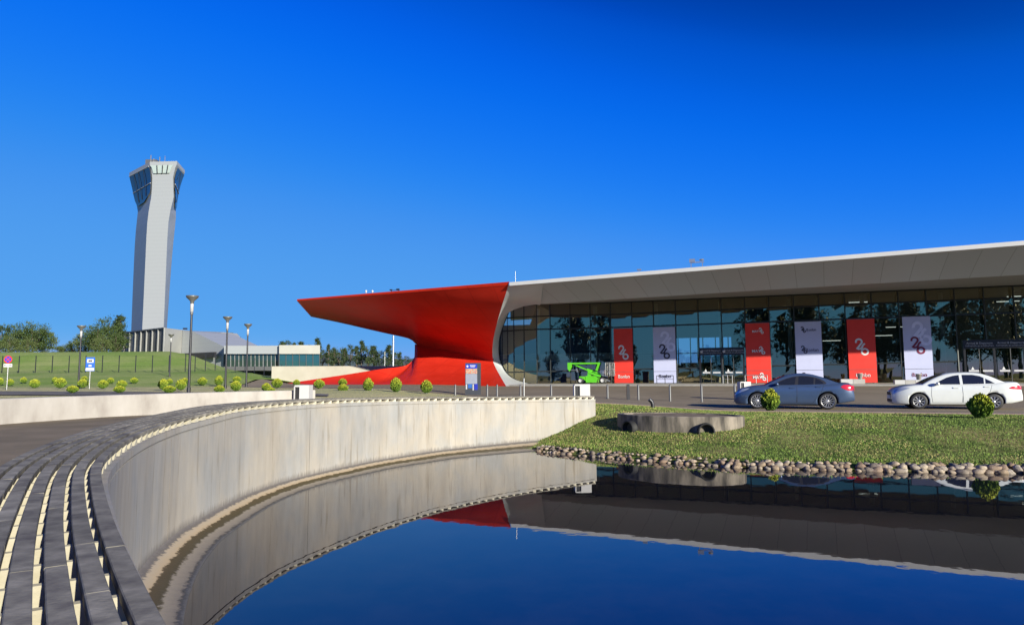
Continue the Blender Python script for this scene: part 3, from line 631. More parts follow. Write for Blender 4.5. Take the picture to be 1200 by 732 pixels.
def win(xa, xb, Wa=75., Wb=75., zl=None, zh=None, bars=True):
    f = MB(); 
    A = lambda z: xw(xa,Wa,z); B = lambda z: xw(xb,Wb,z); dn = -EN*0
    for k_ in range(1,5):
        za, zb_ = RW(xa,k_), RW(xb,k_)
        if k_ == 4: za -= .05; zb_ -= .05
        f.bar(A(za), B(zb_), .09, .16)
    f.bar(A(Z0F), A(GT(xa)), .10, .2)
    fr_ = tp(f.build('window', MT['glass'])); fr_.data.materials.clear(); fr_.data.materials.append(MT['frame'])
    return fr_
for i in range(len(xs)-1):
    xa, xb = xs[i], xs[i+1]
    b = MB()
    for k_ in range(4):
        j_ = [random.uniform(-.008,.008) for _ in range(2)]
        wa_, wb_ = WG(xa), WG(xb); b.add([xw(xa+.04,wa_+j_[0],RW(xa,k_)), xw(xb-.04,wb_+j_[1],RW(xb,k_)), xw(xb-.04,wb_+j_[1]*.5,RW(xb,k_+1)), xw(xa+.04,wa_-j_[0],RW(xa,k_+1))], [(0,1,2,3)])
    wn_ = tp(b.build('window', MT['glass']))
    f = MB()
    for k_ in range(1,5):
        dz = -.06 if k_ == 4 else 0
        f.bar(xw(xa,wa_,RW(xa,k_)+dz), xw(xb-.001,wb_,RW(xb,k_)+dz), .08, .14)
    f.bar(xw(xa,wa_,Z0F), xw(xa,wa_,GT(xa)-.02), .085, .18)
    f.bar(xw(xa,wa_+.35,Z0F), xw(xa,wa_+.35,GT(xa)-.02), .10, .22)
    o = f.build('frame', MT['frame']); o.parent = wn_
# curved corner bays, clipped to the outline
cpx = [(629,73.6),(614,73.75),(602,74.0),(594.6,74.35),(588.5,74.7),(585.4,75.0)]
outl = catmull([atw(*q) for q in [(644,356.3,73.8),(629,356.6,73.6),(602,359.5,74.0),(593,373,74.5),(585.4,398,75.0),(587.5,425,74.8),(600,442.5,74.2),(629,451.6,73.6),(644,452.5,73.8)]], 160)
def outz(px, upper):
    best = None
    tgt = ray(px,400)[0]
    for a_, b_ in zip(outl[:-1], outl[1:]):
        ra, rb2 = a_.x/a_.y, b_.x/b_.y
        if (ra-tgt)*(rb2-tgt) <= 0 and ra != rb2:
            q = a_.lerp(b_, (tgt-ra)/(rb2-ra))
            if best is None or (q.z > best) == upper: best = q.z
    return best if best is not None else 5.6
col_pts = []
for px, W_ in [(644.1,73.81)]+cpx:
    p = atw(px, 400, W_); hi_, lo_ = outz(px+.3, True), outz(px+.3, False)
    if px == 644.1: hi_, lo_ = GT(4), Z0F
    col_pts.append((p.x, p.y, lo_, hi_))
for a_, b_ in zip(col_pts[:-1], col_pts[1:]):
    b = MB(); b.add([(b_[0],b_[1],b_[2]),(a_[0],a_[1],a_[2]),(a_[0],a_[1],a_[3]),(b_[0],b_[1],b_[3])], [(0,1,2,3)])
    wn_ = tp(b.build('window', MT['glass'])); f = MB()
    for k_ in (1,2,3):
        z = RW(a_[0],k_)
        if min(a_[2],b_[2]) < z < max(a_[3],b_[3]):
            t0_ = 0; p1 = Vector((a_[0],a_[1],z)); p2 = Vector((b_[0],b_[1],z))
            if not (b_[2] <= z <= b_[3]):
                if z > b_[3]: t0_ = (a_[3]-z)/max(.01,(a_[3]-b_[3]))
                else: t0_ = (z-a_[2])/max(.01,(b_[2]-a_[2]))
                p2 = p1.lerp(p2, min(1,max(0,t0_)))
            f.bar(p1, p2, .08, .14)
    f.bar((b_[0],b_[1],b_[2]), (b_[0],b_[1],b_[3]), .08, .16)
    o = f.build('frame', MT['frame']); o.parent = wn_
f = MB(); f.tube([p+EN*.06 for p in outl], .10, 6); tp(f.build('window_surround', MT['frame']))
# inside the terminal
b = MB()
b.prism([xw(4,75.3,1.49),xw(82,75.3,1.49),xw(82,106,1.49),xw(-2,106,1.49),xw(-2,79,1.49)], (0,0,.02)); tp(b.build('floor', plain('interior_floor',(0.56,0.576,0.56),.25)))
b = MB(); b.prism([xw(-2,82,4.15),xw(13,82,4.15),xw(13,92,4.15),xw(-2,92,4.15)], (0,0,.75)); tp(b.build('gallery', plain('interior_white',(.6,.62,.6),.5)))
b = MB()
for x in [3+6.27*i for i in range(12)]: b.tube([xw(x,79,1.5), xw(x,79,GT(x))], .22, 12)
for x in [0.5,7,13,19.5]: b.tube([xw(x,84,1.5), xw(x,84,GT(x))], .16, 10)
tp(b.build('interior_column', plain('column_white',(.62,.64,.62),.5))) if False else None
for i in range(12):
    x = 3+6.27*i; q = MB(); q.tube([xw(x,79,1.5), xw(x,79,GT(x))], .2, 12); tp(q.build('column', MT['white']))
# back wall with openings to the airfield side
b = MB(); T_ = .2; back = plain('interior_wall',(.10,.11,.11),.7)
def bwall(x0,x1,z0,z1): b.prism([xw(x0,106,z0),xw(x1,106,z0),xw(x1,106,z1),xw(x0,106,z1)], EN*-.3)
def openings():
    spans = [(-2,11),(11,15.6),(17.2,22),(30.5,82)]
    for a0,a1 in spans: bwall(a0,a1,1.5,10.2)
    for a0,a1 in ((15.6,17.2),(22,30.5)): bwall(a0,a1,1.5,3.7); bwall(a0,a1,7.6,10.2)
openings(); tp(b.build('back_wall', back))
b = MB()
for x in [15.6+1.6*i for i in range(11)]: b.bar(xw(x,105.6,3.7), xw(x,105.6,7.6), .12)
b.bar(xw(15.6,105.6,5.4), xw(30.5,105.6,5.4), .12); tp(b.build('back_frame', MT['frame']))
b = MB(); 
for x, w_, h in ((1.2,3.2,1.25),(6.2,2.6,1.15),(9.5,1.2,2.4),(-.4,1.0,1.9)): b.prism([xw(x,79.5,1.5),xw(x+w_,79.5,1.5),xw(x+w_,79.5,1.5+h),xw(x,79.5,1.5+h)], (.4,1.1,0))
tp(b.build('counter', MT['white']))
b = MB()
for x, h in ((25,2.4),(33,2.2),(45,2.6),(19,2.2)): b.prism([xw(x,84,1.5),xw(x+3.4,84,1.5),xw(x+3.4,84,1.5+h),xw(x,84,1.5+h)], (.5,1.4,0))
tp(b.build('kiosk', plain('kiosk_dark',(.04,.045,.05),.5)))
# ceiling luminaires seen through the glass
for px, py, W_ in ((1007,354,84),(1035,393,92),(1050,383,90),(1182,353,84),(1195,347,80),(975,399,92),(975,347,82)):
    p = atw(px,py,W_); b = MB(); b.bar(p-EX*1.0, p+EX*.9, .07)
    m = MT.get('lum')
    if not m:
        m, t_, p_ = newmat('luminaire'); p_.inputs['Emission Color'].default_value = (1,1,.95,1); p_.inputs['Emission Strength'].default_value = .7; MT['lum'] = m
    tp(b.build('ceiling_lamp', m))
# entrance doors with dark panels
def signtext(txt, size, col, parent, loc, name='lettering', align='CENTER', thick=.004, bold=0):
    cu = bpy.data.curves.new(name, 'FONT'); cu.body = txt; cu.size = size; cu.align_x = align; cu.extrude = thick; cu.offset = bold
    o = bpy.data.objects.new(name, cu); C.objects.link(o); bpy.context.view_layer.update()
    me = bpy.data.meshes.new_from_object(o.evaluated_get(bpy.context.evaluated_depsgraph_get())); bpy.data.objects.remove(o)
    me.materials.clear(); me.materials.append(col); o = bpy.data.objects.new(name, me); C.objects.link(o); o.parent = parent; o.location = loc; o.rotation_euler = (R(90),0,0); return o
MT['ink_white'] = plain('print_white',(.62,.62,.62),.5); MT['ink_dark'] = plain('print_dark',(.03,.025,.05),.5); MT['ink_maroon'] = plain('print_maroon',(.16,.01,.04),.5)
MT['ink_grey'] = plain('print_grey',(.45,.45,.47),.5)
def entrance(px0, px1, toppy, icon, label):
    a = atw(px0, toppy, 74.85); c = atw(px1, toppy, 74.85); wd = (c-a).length*1.0; wd = (Vector((c.x,c.y,0))-Vector((a.x,a.y,0))).length
    e = empty('entrance_portal', (a.x, a.y, 1.5), FROT, label, 'entrance'); H = a.z-1.5; hs_ = .75
    panel = plain('portal_black',(.012,.012,.014),.35)
    b = MB(); b.box((wd/2,0,H-hs_/2), (wd,.12,hs_)); b.box((.08,0,(H-hs_)/2), (.16,.12,H-hs_)); b.box((wd-.08,0,(H-hs_)/2), (.16,.12,H-hs_)); b.box((wd/2,0,(H-hs_)/2), (.16,.12,H-hs_)); pn = b.build('surround', panel, e)
    for i in (0,1):
        cx_ = wd*(.27+.5*i)
        tx = signtext('Arrival & Departure', wd*.052, MT['ink_grey'], e, (cx_,-.065,H-.36)); 
        t2 = signtext('ჩამოფრენა და გამგზავრება', wd*.032, MT['ink_grey'], e, (cx_,-.065,H-.56))
        if icon:
            q = MB(); q.lathe([(.0,0),(.13,0),(.13,.01),(0,.01)], 20, Matrix.Translation((cx_-wd*.22+.02,-.062,H-.38))@Matrix.Rotation(R(90),4,'X')); q.build('icon', MT['ink_grey'], e)
        for k_ in (0,1):
            x0 = .2+i*wd/2+k_*(wd/4-.1); dw = wd/4-.14
            d = MB(); d.box((x0+dw/2,.03,(H-hs_)/2), (dw,.03,H-hs_-.04)); dl = d.build('door', MT['glass'], e)
            s_ = MB(); s_.box((x0+dw/2,-.0,1.05), (dw*.75,.02,.16)); s_.box((x0+dw*.85,-.0,.98),(.06,.022,.06)); s_.build('door_sticker', MT['ink_grey'], dl)
            fr = MB(); fr.box((x0+dw-.02,.0,(H-hs_)/2),(.035,.05,H-hs_-.05)); fr.build('door_frame', MT['metal_grey'], dl)
            if k_ == 0: tr__ = MB(); tr__.add([(x0+dw*.3,-.01,1.16),(x0+dw*.55,-.01,1.16),(x0+dw*.42,-.01,1.42)], [(0,1,2)]); tr__.build('door_sign', MT['ink_white'], dl)
entrance(819, 872, 407.5, True, 'black entrance portal left of the middle red banner, its signs with round icons')
entrance(1128, 1201, 398.5, False, 'black entrance portal above the white car, with two white sign texts over glass doors')
# banners
def stroke(b, pts, wd, y=-.03, z0=0):
    n = len(pts); L_, R_ = [], []
    for i, p in enumerate(pts):
        a = pts[max(i-1,0)]; c = pts[min(i+1,n-1)]; dx, dz = c[0]-a[0], c[1]-a[1]; l = math.hypot(dx,dz) or 1; nx, nz = -dz/l*wd/2, dx/l*wd/2
        L_.append((p[0]+nx, y, p[1]+nz)); R_.append((p[0]-nx, y, p[1]-nz))
    b.add(L_+R_, [(i, i+1, n+i+1, n+i) for i in range(n-1)])
def arcp(cx_, cz, r, a0, a1, n=18, sx=1): return [(cx_+r*sx*math.cos(R(lerp(a0,a1,i/(n-1)))), cz+r*math.sin(R(lerp(a0,a1,i/(n-1))))) for i in range(n)]
def glyph26(b, cx_, cz, h, wd, y=-.03):
    P = lambda L_: [(cx_+x*h, cz+z*h) for x, z in L_]
    two = arcp(-.14,.30,.155,200,-45,20)+[(-.16,.02),(-.27,-.10)]+[(-.20,-.115),(-.06,-.10),(.0,-.02)]
    six = [(.17,.20),(.06,.10),(-.0,-.06),(-.005,-.2)]+arcp(.15,-.28,.165,165,515,28)
    stroke(b, P(two), wd*h, y); stroke(b, P(six), wd*h, y-.002)
MT['ban_red'] = noisy('banner_red', [(0.608,0.0266,0.0152),(0.6536,0.0342,0.02128)], 1.5, .6); MT['ban_white'] = noisy('banner_lilac', [(0.4256,0.4484,0.6384),(0.456,0.4788,0.6688)], 1.5, .6)
def banner(px0, px1, top, red, kind, label):
    a = atw(px0, top, 74.75); c = atw(px1, top, 74.75); wd = (Vector((c.x,c.y,0))-Vector((a.x,a.y,0))).length; H = a.z-1.55
    e = empty('banner', (a.x,a.y,1.55), FROT, label, 'banner', 'event banners hung on the glass front')
    b = MB(); nz_ = 14
    rows = [[(x*wd, .02*math.sin(7*z+x*3)*.4, z*H) for x in np.linspace(0,1,5)] for z in np.linspace(0,1,nz_)]
    b.grid(rows, smooth=True); b.grid([[(p[0],p[1]+.015,p[2]) for p in r] for r in rows], smooth=True, flip=True)
    b.build('cloth', MT['ban_red' if red else 'ban_white'], e)
    MB().box((wd/2,.05,H+.02),(wd,.06,.05)).build('rod', MT['metal_grey'], e); MB().box((wd/2,-.02,H*.205),(wd,.012,.025)).build('seam_line', MT['metal_grey'], e)
    ink = MT['ink_white'] if red else (MT['ink_maroon'] if kind == 'big_maroon' else MT['ink_dark'])
    b = MB()
    if kind.startswith('big'):
        glyph26(b, wd*.5, H*.56, H*.27, .10); b.build('numerals', ink, e)
        signtext('მაისი', .42, ink, e, (wd*.5,-.03,H*.09), thick=.002, bold=.006)
        if not red:
            q = MB(); glyph26(q, wd*.66, H*.74, H*.36, .12, -.022); q.build('ghost_numerals', plain('print_pale',(.60,.62,.84),.6), e)
    else:
        for zf in (.87,.54,.10):
            s_ = H*(.085 if zf > .8 else .11)
            if red: signtext('MAY', s_*.62, ink, e, (wd*.42,-.03,H*zf-s_*.3), thick=.002, bold=.004); glyph26(b, wd*.66, H*zf, s_*1.2, .12)
            else: glyph26(b, wd*.32, H*zf, s_*1.2, .12); signtext('მაისი', s_*.62, ink, e, (wd*.62,-.03,H*zf-s_*.3), thick=.002, bold=.004)
        b.build('numerals', ink, e)
banner(719,741,385.3,True,'big','red banner with a white 26, nearest the green lift')
banner(765,791,383.6,False,'big','pale lilac banner with a dark 26 behind a small dark barrier')
banner(873,901.5,379,True,'small','red banner repeating MAY 26 in small white letters, behind the blue car bonnet')
banner(931,962,377.2,False,'small','pale lilac banner with small repeated dark lettering above the blue car roof')
banner(992,1024.5,374.3,True,'big','red banner with a white 26 between the blue car and the white car')
banner(1057,1090,371.3,False,'big_maroon','pale lilac banner with a maroon 26, above the bonnet of the white car')

# things on the roof and soffit
def small(name, pos, build, mat, label, cat, group=None, rz=0):
    b = MB(); build(b); o = b.build(name, mat); o.location = pos; o.rotation_euler = (0,0,rz); tag(o, label, cat, group); return o
m_ = atw(604,329.5,60.2); small('roof_mast', m_, lambda b: b.tube([(0,0,-.1),(0,0,.9)], .025, 6), MT['steel'], 'thin pale mast on the roof edge where the red meets the white', 'mast')
for i, px in enumerate((429,436.5)):
    small('dome_aerial', atw(px,343.6,61), lambda b: b.lathe([(.0,.32),(.08,.29),(.10,.2),(.06,.1),(.03,.08),(.03,-.4)],10), MT['white'], 'small white dome aerial on the red canopy, %s of the pair' % ('left','right')[i], 'aerial')
def cams(b): b.bar((-.5,0,.12),(.5,0,.12),.05); b.bar((-.4,0,-.3),(-.4,0,.16),.05); b.bar((.4,0,-.3),(.4,0,.16),.05); b.box((-.45,0,.18),(.25,.12,.10)); b.box((.3,0,.2),(.3,.12,.12))
small('roof_device', atw(463,341.5,61), cams, MT['metal_dark'], 'small dark equipment bracket on the red canopy roof', 'equipment', rz=FROT)
def dish(b): b.bar((-.45,0,-.4),(-.45,0,.35),.06); b.bar((.45,0,-.4),(.45,0,.35),.06); b.bar((-.5,0,.3),(.6,0,.3),.08); b.box((-.35,0,.45),(.45,.2,.28)); b.lathe([(0,0),(.16,.05),(.2,.14)],10,Matrix.Translation((.4,0,.38)))
small('roof_device', atw(816.5,311.5,61), dish, MT['steel'], 'silver aerial equipment cluster on the middle of the white terminal roof', 'equipment', rz=FROT)
small('roof_device', atw(749,317.5,60.5), lambda b: (b.box((0,0,.1),(.35,.15,.12)), b.bar((0,0,-.2),(0,0,.1),.05)), MT['steel'], 'tiny silver device on the white roof left of the aerial cluster', 'equipment', rz=FROT)

# ------------------------------------------------------------------ control tower and its buildings
tw = empty('control_tower', (at(180,390,180).x,180,3), 0, 'tall pale grey faceted airport control tower with a flared glazed cab', 'control tower')
tpt = lambda o: partw(o, tw)
MT['tower'] = noisy('tower_cladding', [(.40,.39,.38),(.46,.45,.44)], .12, .5)
def towermat():
    m, t, p = newmat('tower_cladding'); L = t.links.new; tc = N(t,'ShaderNodeTexCoord'); sx = N(t,'ShaderNodeSeparateXYZ'); L(tc.outputs['Object'], sx.inputs[0])
    d = N(t,'ShaderNodeMath', operation='DIVIDE'); L(sx.outputs[2], d.inputs[0]); d.inputs[1].default_value = 1.0; f = N(t,'ShaderNodeMath', operation='FRACT'); L(d.outputs[0], f.inputs[0])
    lt = N(t,'ShaderNodeMath', operation='LESS_THAN'); L(f.outputs[0], lt.inputs[0]); lt.inputs[1].default_value = .12
    mx = N(t,'ShaderNodeMix', data_type='RGBA'); L(lt.outputs[0], mx.inputs[0]); mx.inputs[6].default_value = (.29,.305,.315,1); mx.inputs[7].default_value = (.272,.285,.295,1); L(mx.outputs[2], p.inputs['Base Color']); p.inputs['Roughness'].default_value = .5; return m
MT['tower'] = towermat()
# front vertices per level: left, left-centre, right-centre, right  (photo columns), then mirrored behind
lv = [ # py, L, LC, RC, R
 (392,153.6,166.4,191.5,195.0),(340,155.6,168.8,193.6,198.6),(300,157.3,170.6,195.2,201.6),(282,158.2,171.4,196.0,203.2),(265,159.4,172.4,197.2,205.0),(252,160.8,174.0,199.4,206.2),
 (242,161.8,175.8,202.0,206.3),(236,160.8,177.0,203.3,206.6),(226,158.4,177.8,202.8,207.8),(214,156.0,178.2,202.4,210.5),(203,153.0,177.0,205.0,214.0),(199,151.8,175.2,207.0,216.6)]
TZ = 180
def tring(l, sc_=1.0):
    py, a, b_, c, d = l; P = [at(a,py,TZ+5.5), at(b_,py,TZ-4.0), at(c,py,TZ-4.5), at(d,py,TZ+3.5)]
    ctr = (P[0]+P[3])/2; cy = TZ+4.5; z = sum(p.z for p in P)/4
    P = [Vector((p.x,p.y,z)) for p in P]
    bk2 = [Vector((2*ctr.x-p.x+ (0), 2*cy-p.y, z)) for p in (P[0],P[1],P[2],P[3])]
    return P+[Vector((P[3].x*(TZ+9)/(TZ+3.5)-1.5,TZ+9,z)), Vector(((P[2].x-.5)*(TZ+13)/(TZ-4.5),TZ+13,z)), Vector(((P[1].x+.5)*(TZ+13)/(TZ-4),TZ+13,z)), Vector((P[0].x+.8,TZ+10,z))]
rings = [tring(l) for l in lv]
b = MB(); n_ = 8
for i in range(len(rings)-1):
    for k_ in range(n_):
        q = [rings[i][k_], rings[i][(k_+1)%n_], rings[i+1][(k_+1)%n_], rings[i+1][k_]]; b.add(q, [(0,1,2,3)])
b.add(rings[-1], [tuple(range(8))]); 
# roof cap on the cab
r0_ = rings[-1]; cz = at(190,193,TZ-4).z; ctr = sum(r0_, Vector())/8
r1 = [Vector((p.x,p.y,p.z+.9)) for p in r0_]; r2 = [ctr.lerp(p,.88) for p in r1]; 
for k_, p in enumerate(r2): p.z = at(190,191.5,TZ-4).z
for ra, rb2 in ((r0_,r1),(r1,r2)):
    for k_ in range(8): b.add([ra[k_], ra[(k_+1)%8], rb2[(k_+1)%8], rb2[k_]], [(0,1,2,3)])
b.add(r2, [tuple(range(8))]); tpt(b.build('shaft', MT['tower'], fix=True))
twg = plain('tower_glass',(.01,.02,.045),.08,spec=.5); 
def facept(k_, u, py):     # point on face k_ at fraction u and photo row py
    zt = at(180,py,TZ).z; i = 0
    while i < len(rings)-2 and rings[i+1][0].z < zt: i += 1
    t = (zt-rings[i][0].z)/(rings[i+1][0].z-rings[i][0].z)
    A = rings[i][k_].lerp(rings[i+1][k_], t); B = rings[i][(k_+1)%8].lerp(rings[i+1][(k_+1)%8], t); return A.lerp(B,u)
def facewin(k_, corners, name, mat, off=.35):   # corners (u, py) polygon: list of rows
    A, B, D = facept(k_,0,230), facept(k_,1,230), facept(k_,0,210); nrm = (B-A).cross(D-A).normalized()
    cen_ = sum(rings[-3], Vector())/8
    if nrm.dot(Vector((A.x-cen_.x, A.y-cen_.y, 0)).lerp(Vector((B.x-cen_.x, B.y-cen_.y, 0)), .5)) < 0: nrm = -nrm
    b = MB(); rows = []
    for (ua, ub, py) in corners: rows.append([facept(k_,u,py)+nrm*off for u in np.linspace(ua,ub,7)])
    b.grid(rows, smooth=False); o = tpt(b.build(name, mat, fix=True)); return o, nrm
wo, nn_ = facewin(0, [(.12,.60,237),(.04,.98,230),(.03,1,222),(.03,1,214),(.04,1,206),(.05,1,201)], 'window', twg)
def facebars(k_, bars, wo, nrm):
    f = MB()
    for (u0_, p0, u1_, p1_) in bars: f.bar(facept(k_,u0_,p0)+nrm*.42, facept(k_,u1_,p1_)+nrm*.42, .22, .1)
    o = f.build('frame', MT['white']); o.parent = wo
facebars(0, [(.03,220.5,1,219.5),(.05,200.5,1,200.5)], wo, nn_)
f = MB(); [f.bar(facept(0,u,236-6*u)+nn_*.42, facept(0,u,201)+nn_*.42, .12,.08) for u in (.28,.5,.75)]; o = f.build('mullion', MT['frame']); o.parent = wo
wo, nn_ = facewin(2, [(.45,.8,243),(.2,.9,235),(.08,.92,225),(.06,.94,214),(.06,.95,205),(.10,.95,201.5)], 'window', twg)
facebars(2, [(.06,221,.92,224)], wo, nn_); 
f = MB(); f.bar(facept(2,.5,238)+nn_*.42, facept(2,.5,203)+nn_*.42, .1,.08); o = f.build('mullion', MT['frame']); o.parent = wo
wo, nn_ = facewin(1, [(.10,.84,209),(.06,.88,203),(.04,.90,199.8)], 'window', plain('cab_glass_sky',(.34,.40,.37),.2))  # opaque pane; the bright sky seen through the cab is painted into its colour
f = MB(); [f.bar(facept(1,u,209)+nn_*.42, facept(1,u,200)+nn_*.42, .4,.1) for u in (.3,.52,.72)]; o = f.build('mullion', MT['metal_dark']); o.parent = wo
for px, h in ((176.5,182),(180,186),(187,184),(193,183),(205.5,189)):
    b = MB(); p = at(px,192,TZ+1); q = at(px,h,TZ+1); b.tube([(p.x,p.y,p.z-.5),(p.x,p.y,q.z)], .13 if px < 190 else .08, 6); tpt(b.build('aerial', MT['metal_grey']))
b = MB(); p = at(179,192,TZ+2); b.box((p.x,p.y,p.z+.3),(3,2,1.2)); tpt(b.build('roof_plant', MT['metal_grey']))

def hexw(pts, dvec): b = MB(); b.prism(pts, dvec); return b
opsb = empty('operations_building', (at(200,415,150).x,150,4), 0, 'grey clad building with a dark louvred front at the foot of the control tower', 'building')
po = lambda o: partw(o, opsb)
MT['clad'] = towermat(); MT['clad2'] = noisy('light_cladding',[(0.248,0.248,0.236),(0.296,0.296,0.284)],.3,.55)
a0, a1 = at(133,391,172), at(193.3,384,150)
lo0, lo1 = Vector((a0.x,a0.y,1)), Vector((a1.x,a1.y,1)); 
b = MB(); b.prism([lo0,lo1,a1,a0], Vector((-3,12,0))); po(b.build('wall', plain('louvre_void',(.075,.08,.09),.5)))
for k_ in range(10):
    t = k_/9; t = t**.92; p = a0.lerp(a1,t); b = MB(); b.box((p.x,p.y-.25,(p.z+1)/2),(.26,.25,p.z-1),rz=-.5); po(b.build('louvre', MT['clad2']))
b = MB(); b.bar(a0+Vector((0,-.3,-.05)), a1+Vector((0,-.3,-.05)), .28); po(b.build('coping', MT['metal_grey']))
c1_ = at(214,386.5,158); b = MB(); b.prism([Vector((a1.x+.1,a1.y,-1)),Vector((c1_.x,c1_.y,-1)),c1_,a1+Vector((.1,0,0))], Vector((-3,12,0))); po(b.build('side_wall', MT['clad2']))
b = MB(); d0,d1,d2,d3,d4 = at(214,386.5,157.8),at(262.5,406,150),at(262.5,432,150),at(214,420,157.8),at(214,434,157.8)
b.prism([d0,at(226,388,156),d1,Vector((d1.x,d1.y,1)),Vector((d0.x,d0.y,1))], Vector((4,14,0))); po(b.build('sloped_wall', MT['clad']))
b = MB(); b.prism([at(224,387.5,170),at(262,389,170),at(275,404.5,166),at(262,406,160),at(240,398,160)], Vector((1,6,0))); po(b.build('sloped_roof', MT['clad2']))
b = MB(); e0,e1 = at(213,417.2,157),at(252.5,415.5,149.5); b.bar(e0,e1,.5,1.2); po(b.build('overhang', MT['metal_dark']))
b = MB(); p = at(217,384.5,160); b.box(p+Vector((0,0,-.1)),(.8,.6,.35)); b2 = b; po(b2.build('roof_plant', MT['metal_dark']))
b = MB(); b.prism([at(243,397.2,158),at(252,397.2,158),at(252,394.5,158),at(243,395.2,158)], (0,1,0)); po(b.build('vent', MT['metal_dark']))
pav = empty('glass_pavilion', (at(320,428,145).x,145,1.5), 0, 'low flat roofed pavilion with tall teal glazing right of the control tower buildings', 'building')
pa = lambda o: partw(o, pav)
def pbox(name, x0,x1,yt,yb,Z,dep,mat): b = MB(); b.prism([at(x0,yb,Z),at(x1,yb,Z),at(x1,yt,Z),at(x0,yt,Z)], (at(x1,yb,Z).x/Z*dep-.2,dep,0)); return pa(b.build(name, mat, fix=True))
pbox('roof_band',262.6,327,404.8,414.5,146,12,MT['clad'])
pbox('roof_band',327.1,375,404.2,414.5,145,14,noisy('pale_band',[(0.37,0.3552,0.3108),(0.4292,0.4144,0.37)],.3,.6))
pbox('core_wall',266,372,414.6,440,152,.5,plain('pavilion_inside',(.05,.07,.06),.6))
tealg = plain('teal_glass',(.02,.075,.09),.06,spec=.9); tealg2 = plain('dark_teal_glass',(.02,.04,.035),.08,spec=.8)
xsA = [266+4.75*i for i in range(13)]
for x in xsA: pbox('window',x,x+4.15,414.6,429.5,147,.2,tealg2)
for i in range(6): pbox('window',327.6+7.9*i,327.6+7.9*i+7.2,414.6,429,145.6,.2,tealg)
for i in range(13): pbox('mullion',xsA[i]+4.15,xsA[i]+4.75,414.6,429.5,146.9,.3,MT['clad2'])
for i in range(7): pbox('mullion',326.9+7.9*i,327.6+7.9*i,414.6,429.5,145.5,.3,MT['metal_grey'])
pbox('plinth',262,376,429.2,434,145,2,MT['metal_grey'])
# garden wall in front of the pavilion, behind the red wing
gw = MB(); q0, q1 = at(318.5,429,80), at(480,428.5,80.5); gw.prism([Vector((q0.x,q0.y,.5)),Vector((q1.x,q1.y,.5)),q1,q0], (.1,.5,0)); o = gw.build('boundary_wall', noisy('cream_wall',[(0.37,0.3404,0.2738),(0.4292,0.3996,0.333)],.6,.85)); tag(o,'plain cream wall standing behind the tip of the red canopy base','wall')

# ------------------------------------------------------------------ chain fence on the mound
def fence(pts, ztops, label):
    e = empty('mesh_fence', pts[0], 0, label, 'fence')
    for p in pts:
        b = MB(); b.bar((p.x,p.y,p.z-.3),(p.x,p.y,p.z+ztops),.075); partw(b.build('post', MT['metal_dark']), e)
    b = MB()
    for h in np.linspace(.15, ztops-.05, 4):
        for p, q in zip(pts[:-1], pts[1:]): b.bar(p+Vector((0,0,h)), q+Vector((0,0,h)), .012)
    partw(b.build('wire', MT['metal_dark']), e)
P1 = []
for i in range(-1, 11):
    px = 2.3+19.55*i; a, _ = ray(px, 434); Y = 85; P1.append(Vector((a*Y, Y, g0(a*Y, Y))))
fence(P1, 2.1, 'long dark wire mesh fence crossing the grass mound below the trees')
P2 = []
for i, px in enumerate([217,228.4,240.5,252,264,275.5,287,298,309.5,319,330]):
    a, _ = ray(px, 434); Y = 86+i*2.2; P2.append(Vector((a*Y, Y, g0(a*Y, Y))))
fence(P2, 2.35, 'dark wire mesh fence with closer posts in front of the grey sloped building')
# ------------------------------------------------------------------ street lamps
def lamp(px, pyt, pyb, label):
    a, _ = ray(px, pyb)
    Y = 5.0*F/(pyb-pyt); x = a*Y; z0 = min(g0(x,Y), at(px,pyb,Y).z+.3); zt = at(px,pyt,Y).z; H = zt-z0
    e = empty('street_lamp', (x,Y,z0), 0, label, 'street lamp', 'bowl topped lamps on the lawn')
    b = MB(); b.tube([(0,0,-.3),(0,0,H-1.0)], [.075,.055], 10); b.tube([(0,0,-.1),(0,0,.25)], .10, 10); b.build('pole', MT['metal_dark'], e)
    b = MB(); b.lathe([(.055,H-1.0),(.075,H-.98),(.075,H-.86),(.05,H-.84)],12); b.build('collar', MT['metal_grey'], e)
    b = MB(); b.lathe([(.05,H-.85),(.075,H-.84),(.085,H-.5),(.085,H-.42),(0,H-.42)],14); b.build('lens', plain('lamp_lens',(.42,.42,.42),.2), e)
    b = MB(); b.lathe([(.085,H-.42),(.10,H-.28),(.28,H-.10),(.31,H-.05),(.31,H),(.0,H+.02)],20); b.build('reflector', plain('lamp_bowl',(.16,.16,.15),.45,.5), e)
lamp(221,346.5,460,'tall dark lamp post on the lawn, nearest and tallest of the bowl topped lamps')
lamp(264,371,455,'dark bowl topped lamp post between the tallest lamp and the pavilion glazing')
lamp(288.5,379.5,452,'dark bowl topped lamp post in front of the glass pavilion, furthest right on the lawn')
lamp(91.5,381.5,458,'dark bowl topped lamp post beside the blue bus stop sign')
lamp(198.5,391.5,445,'small far lamp post in front of the grey side wall below the control tower')
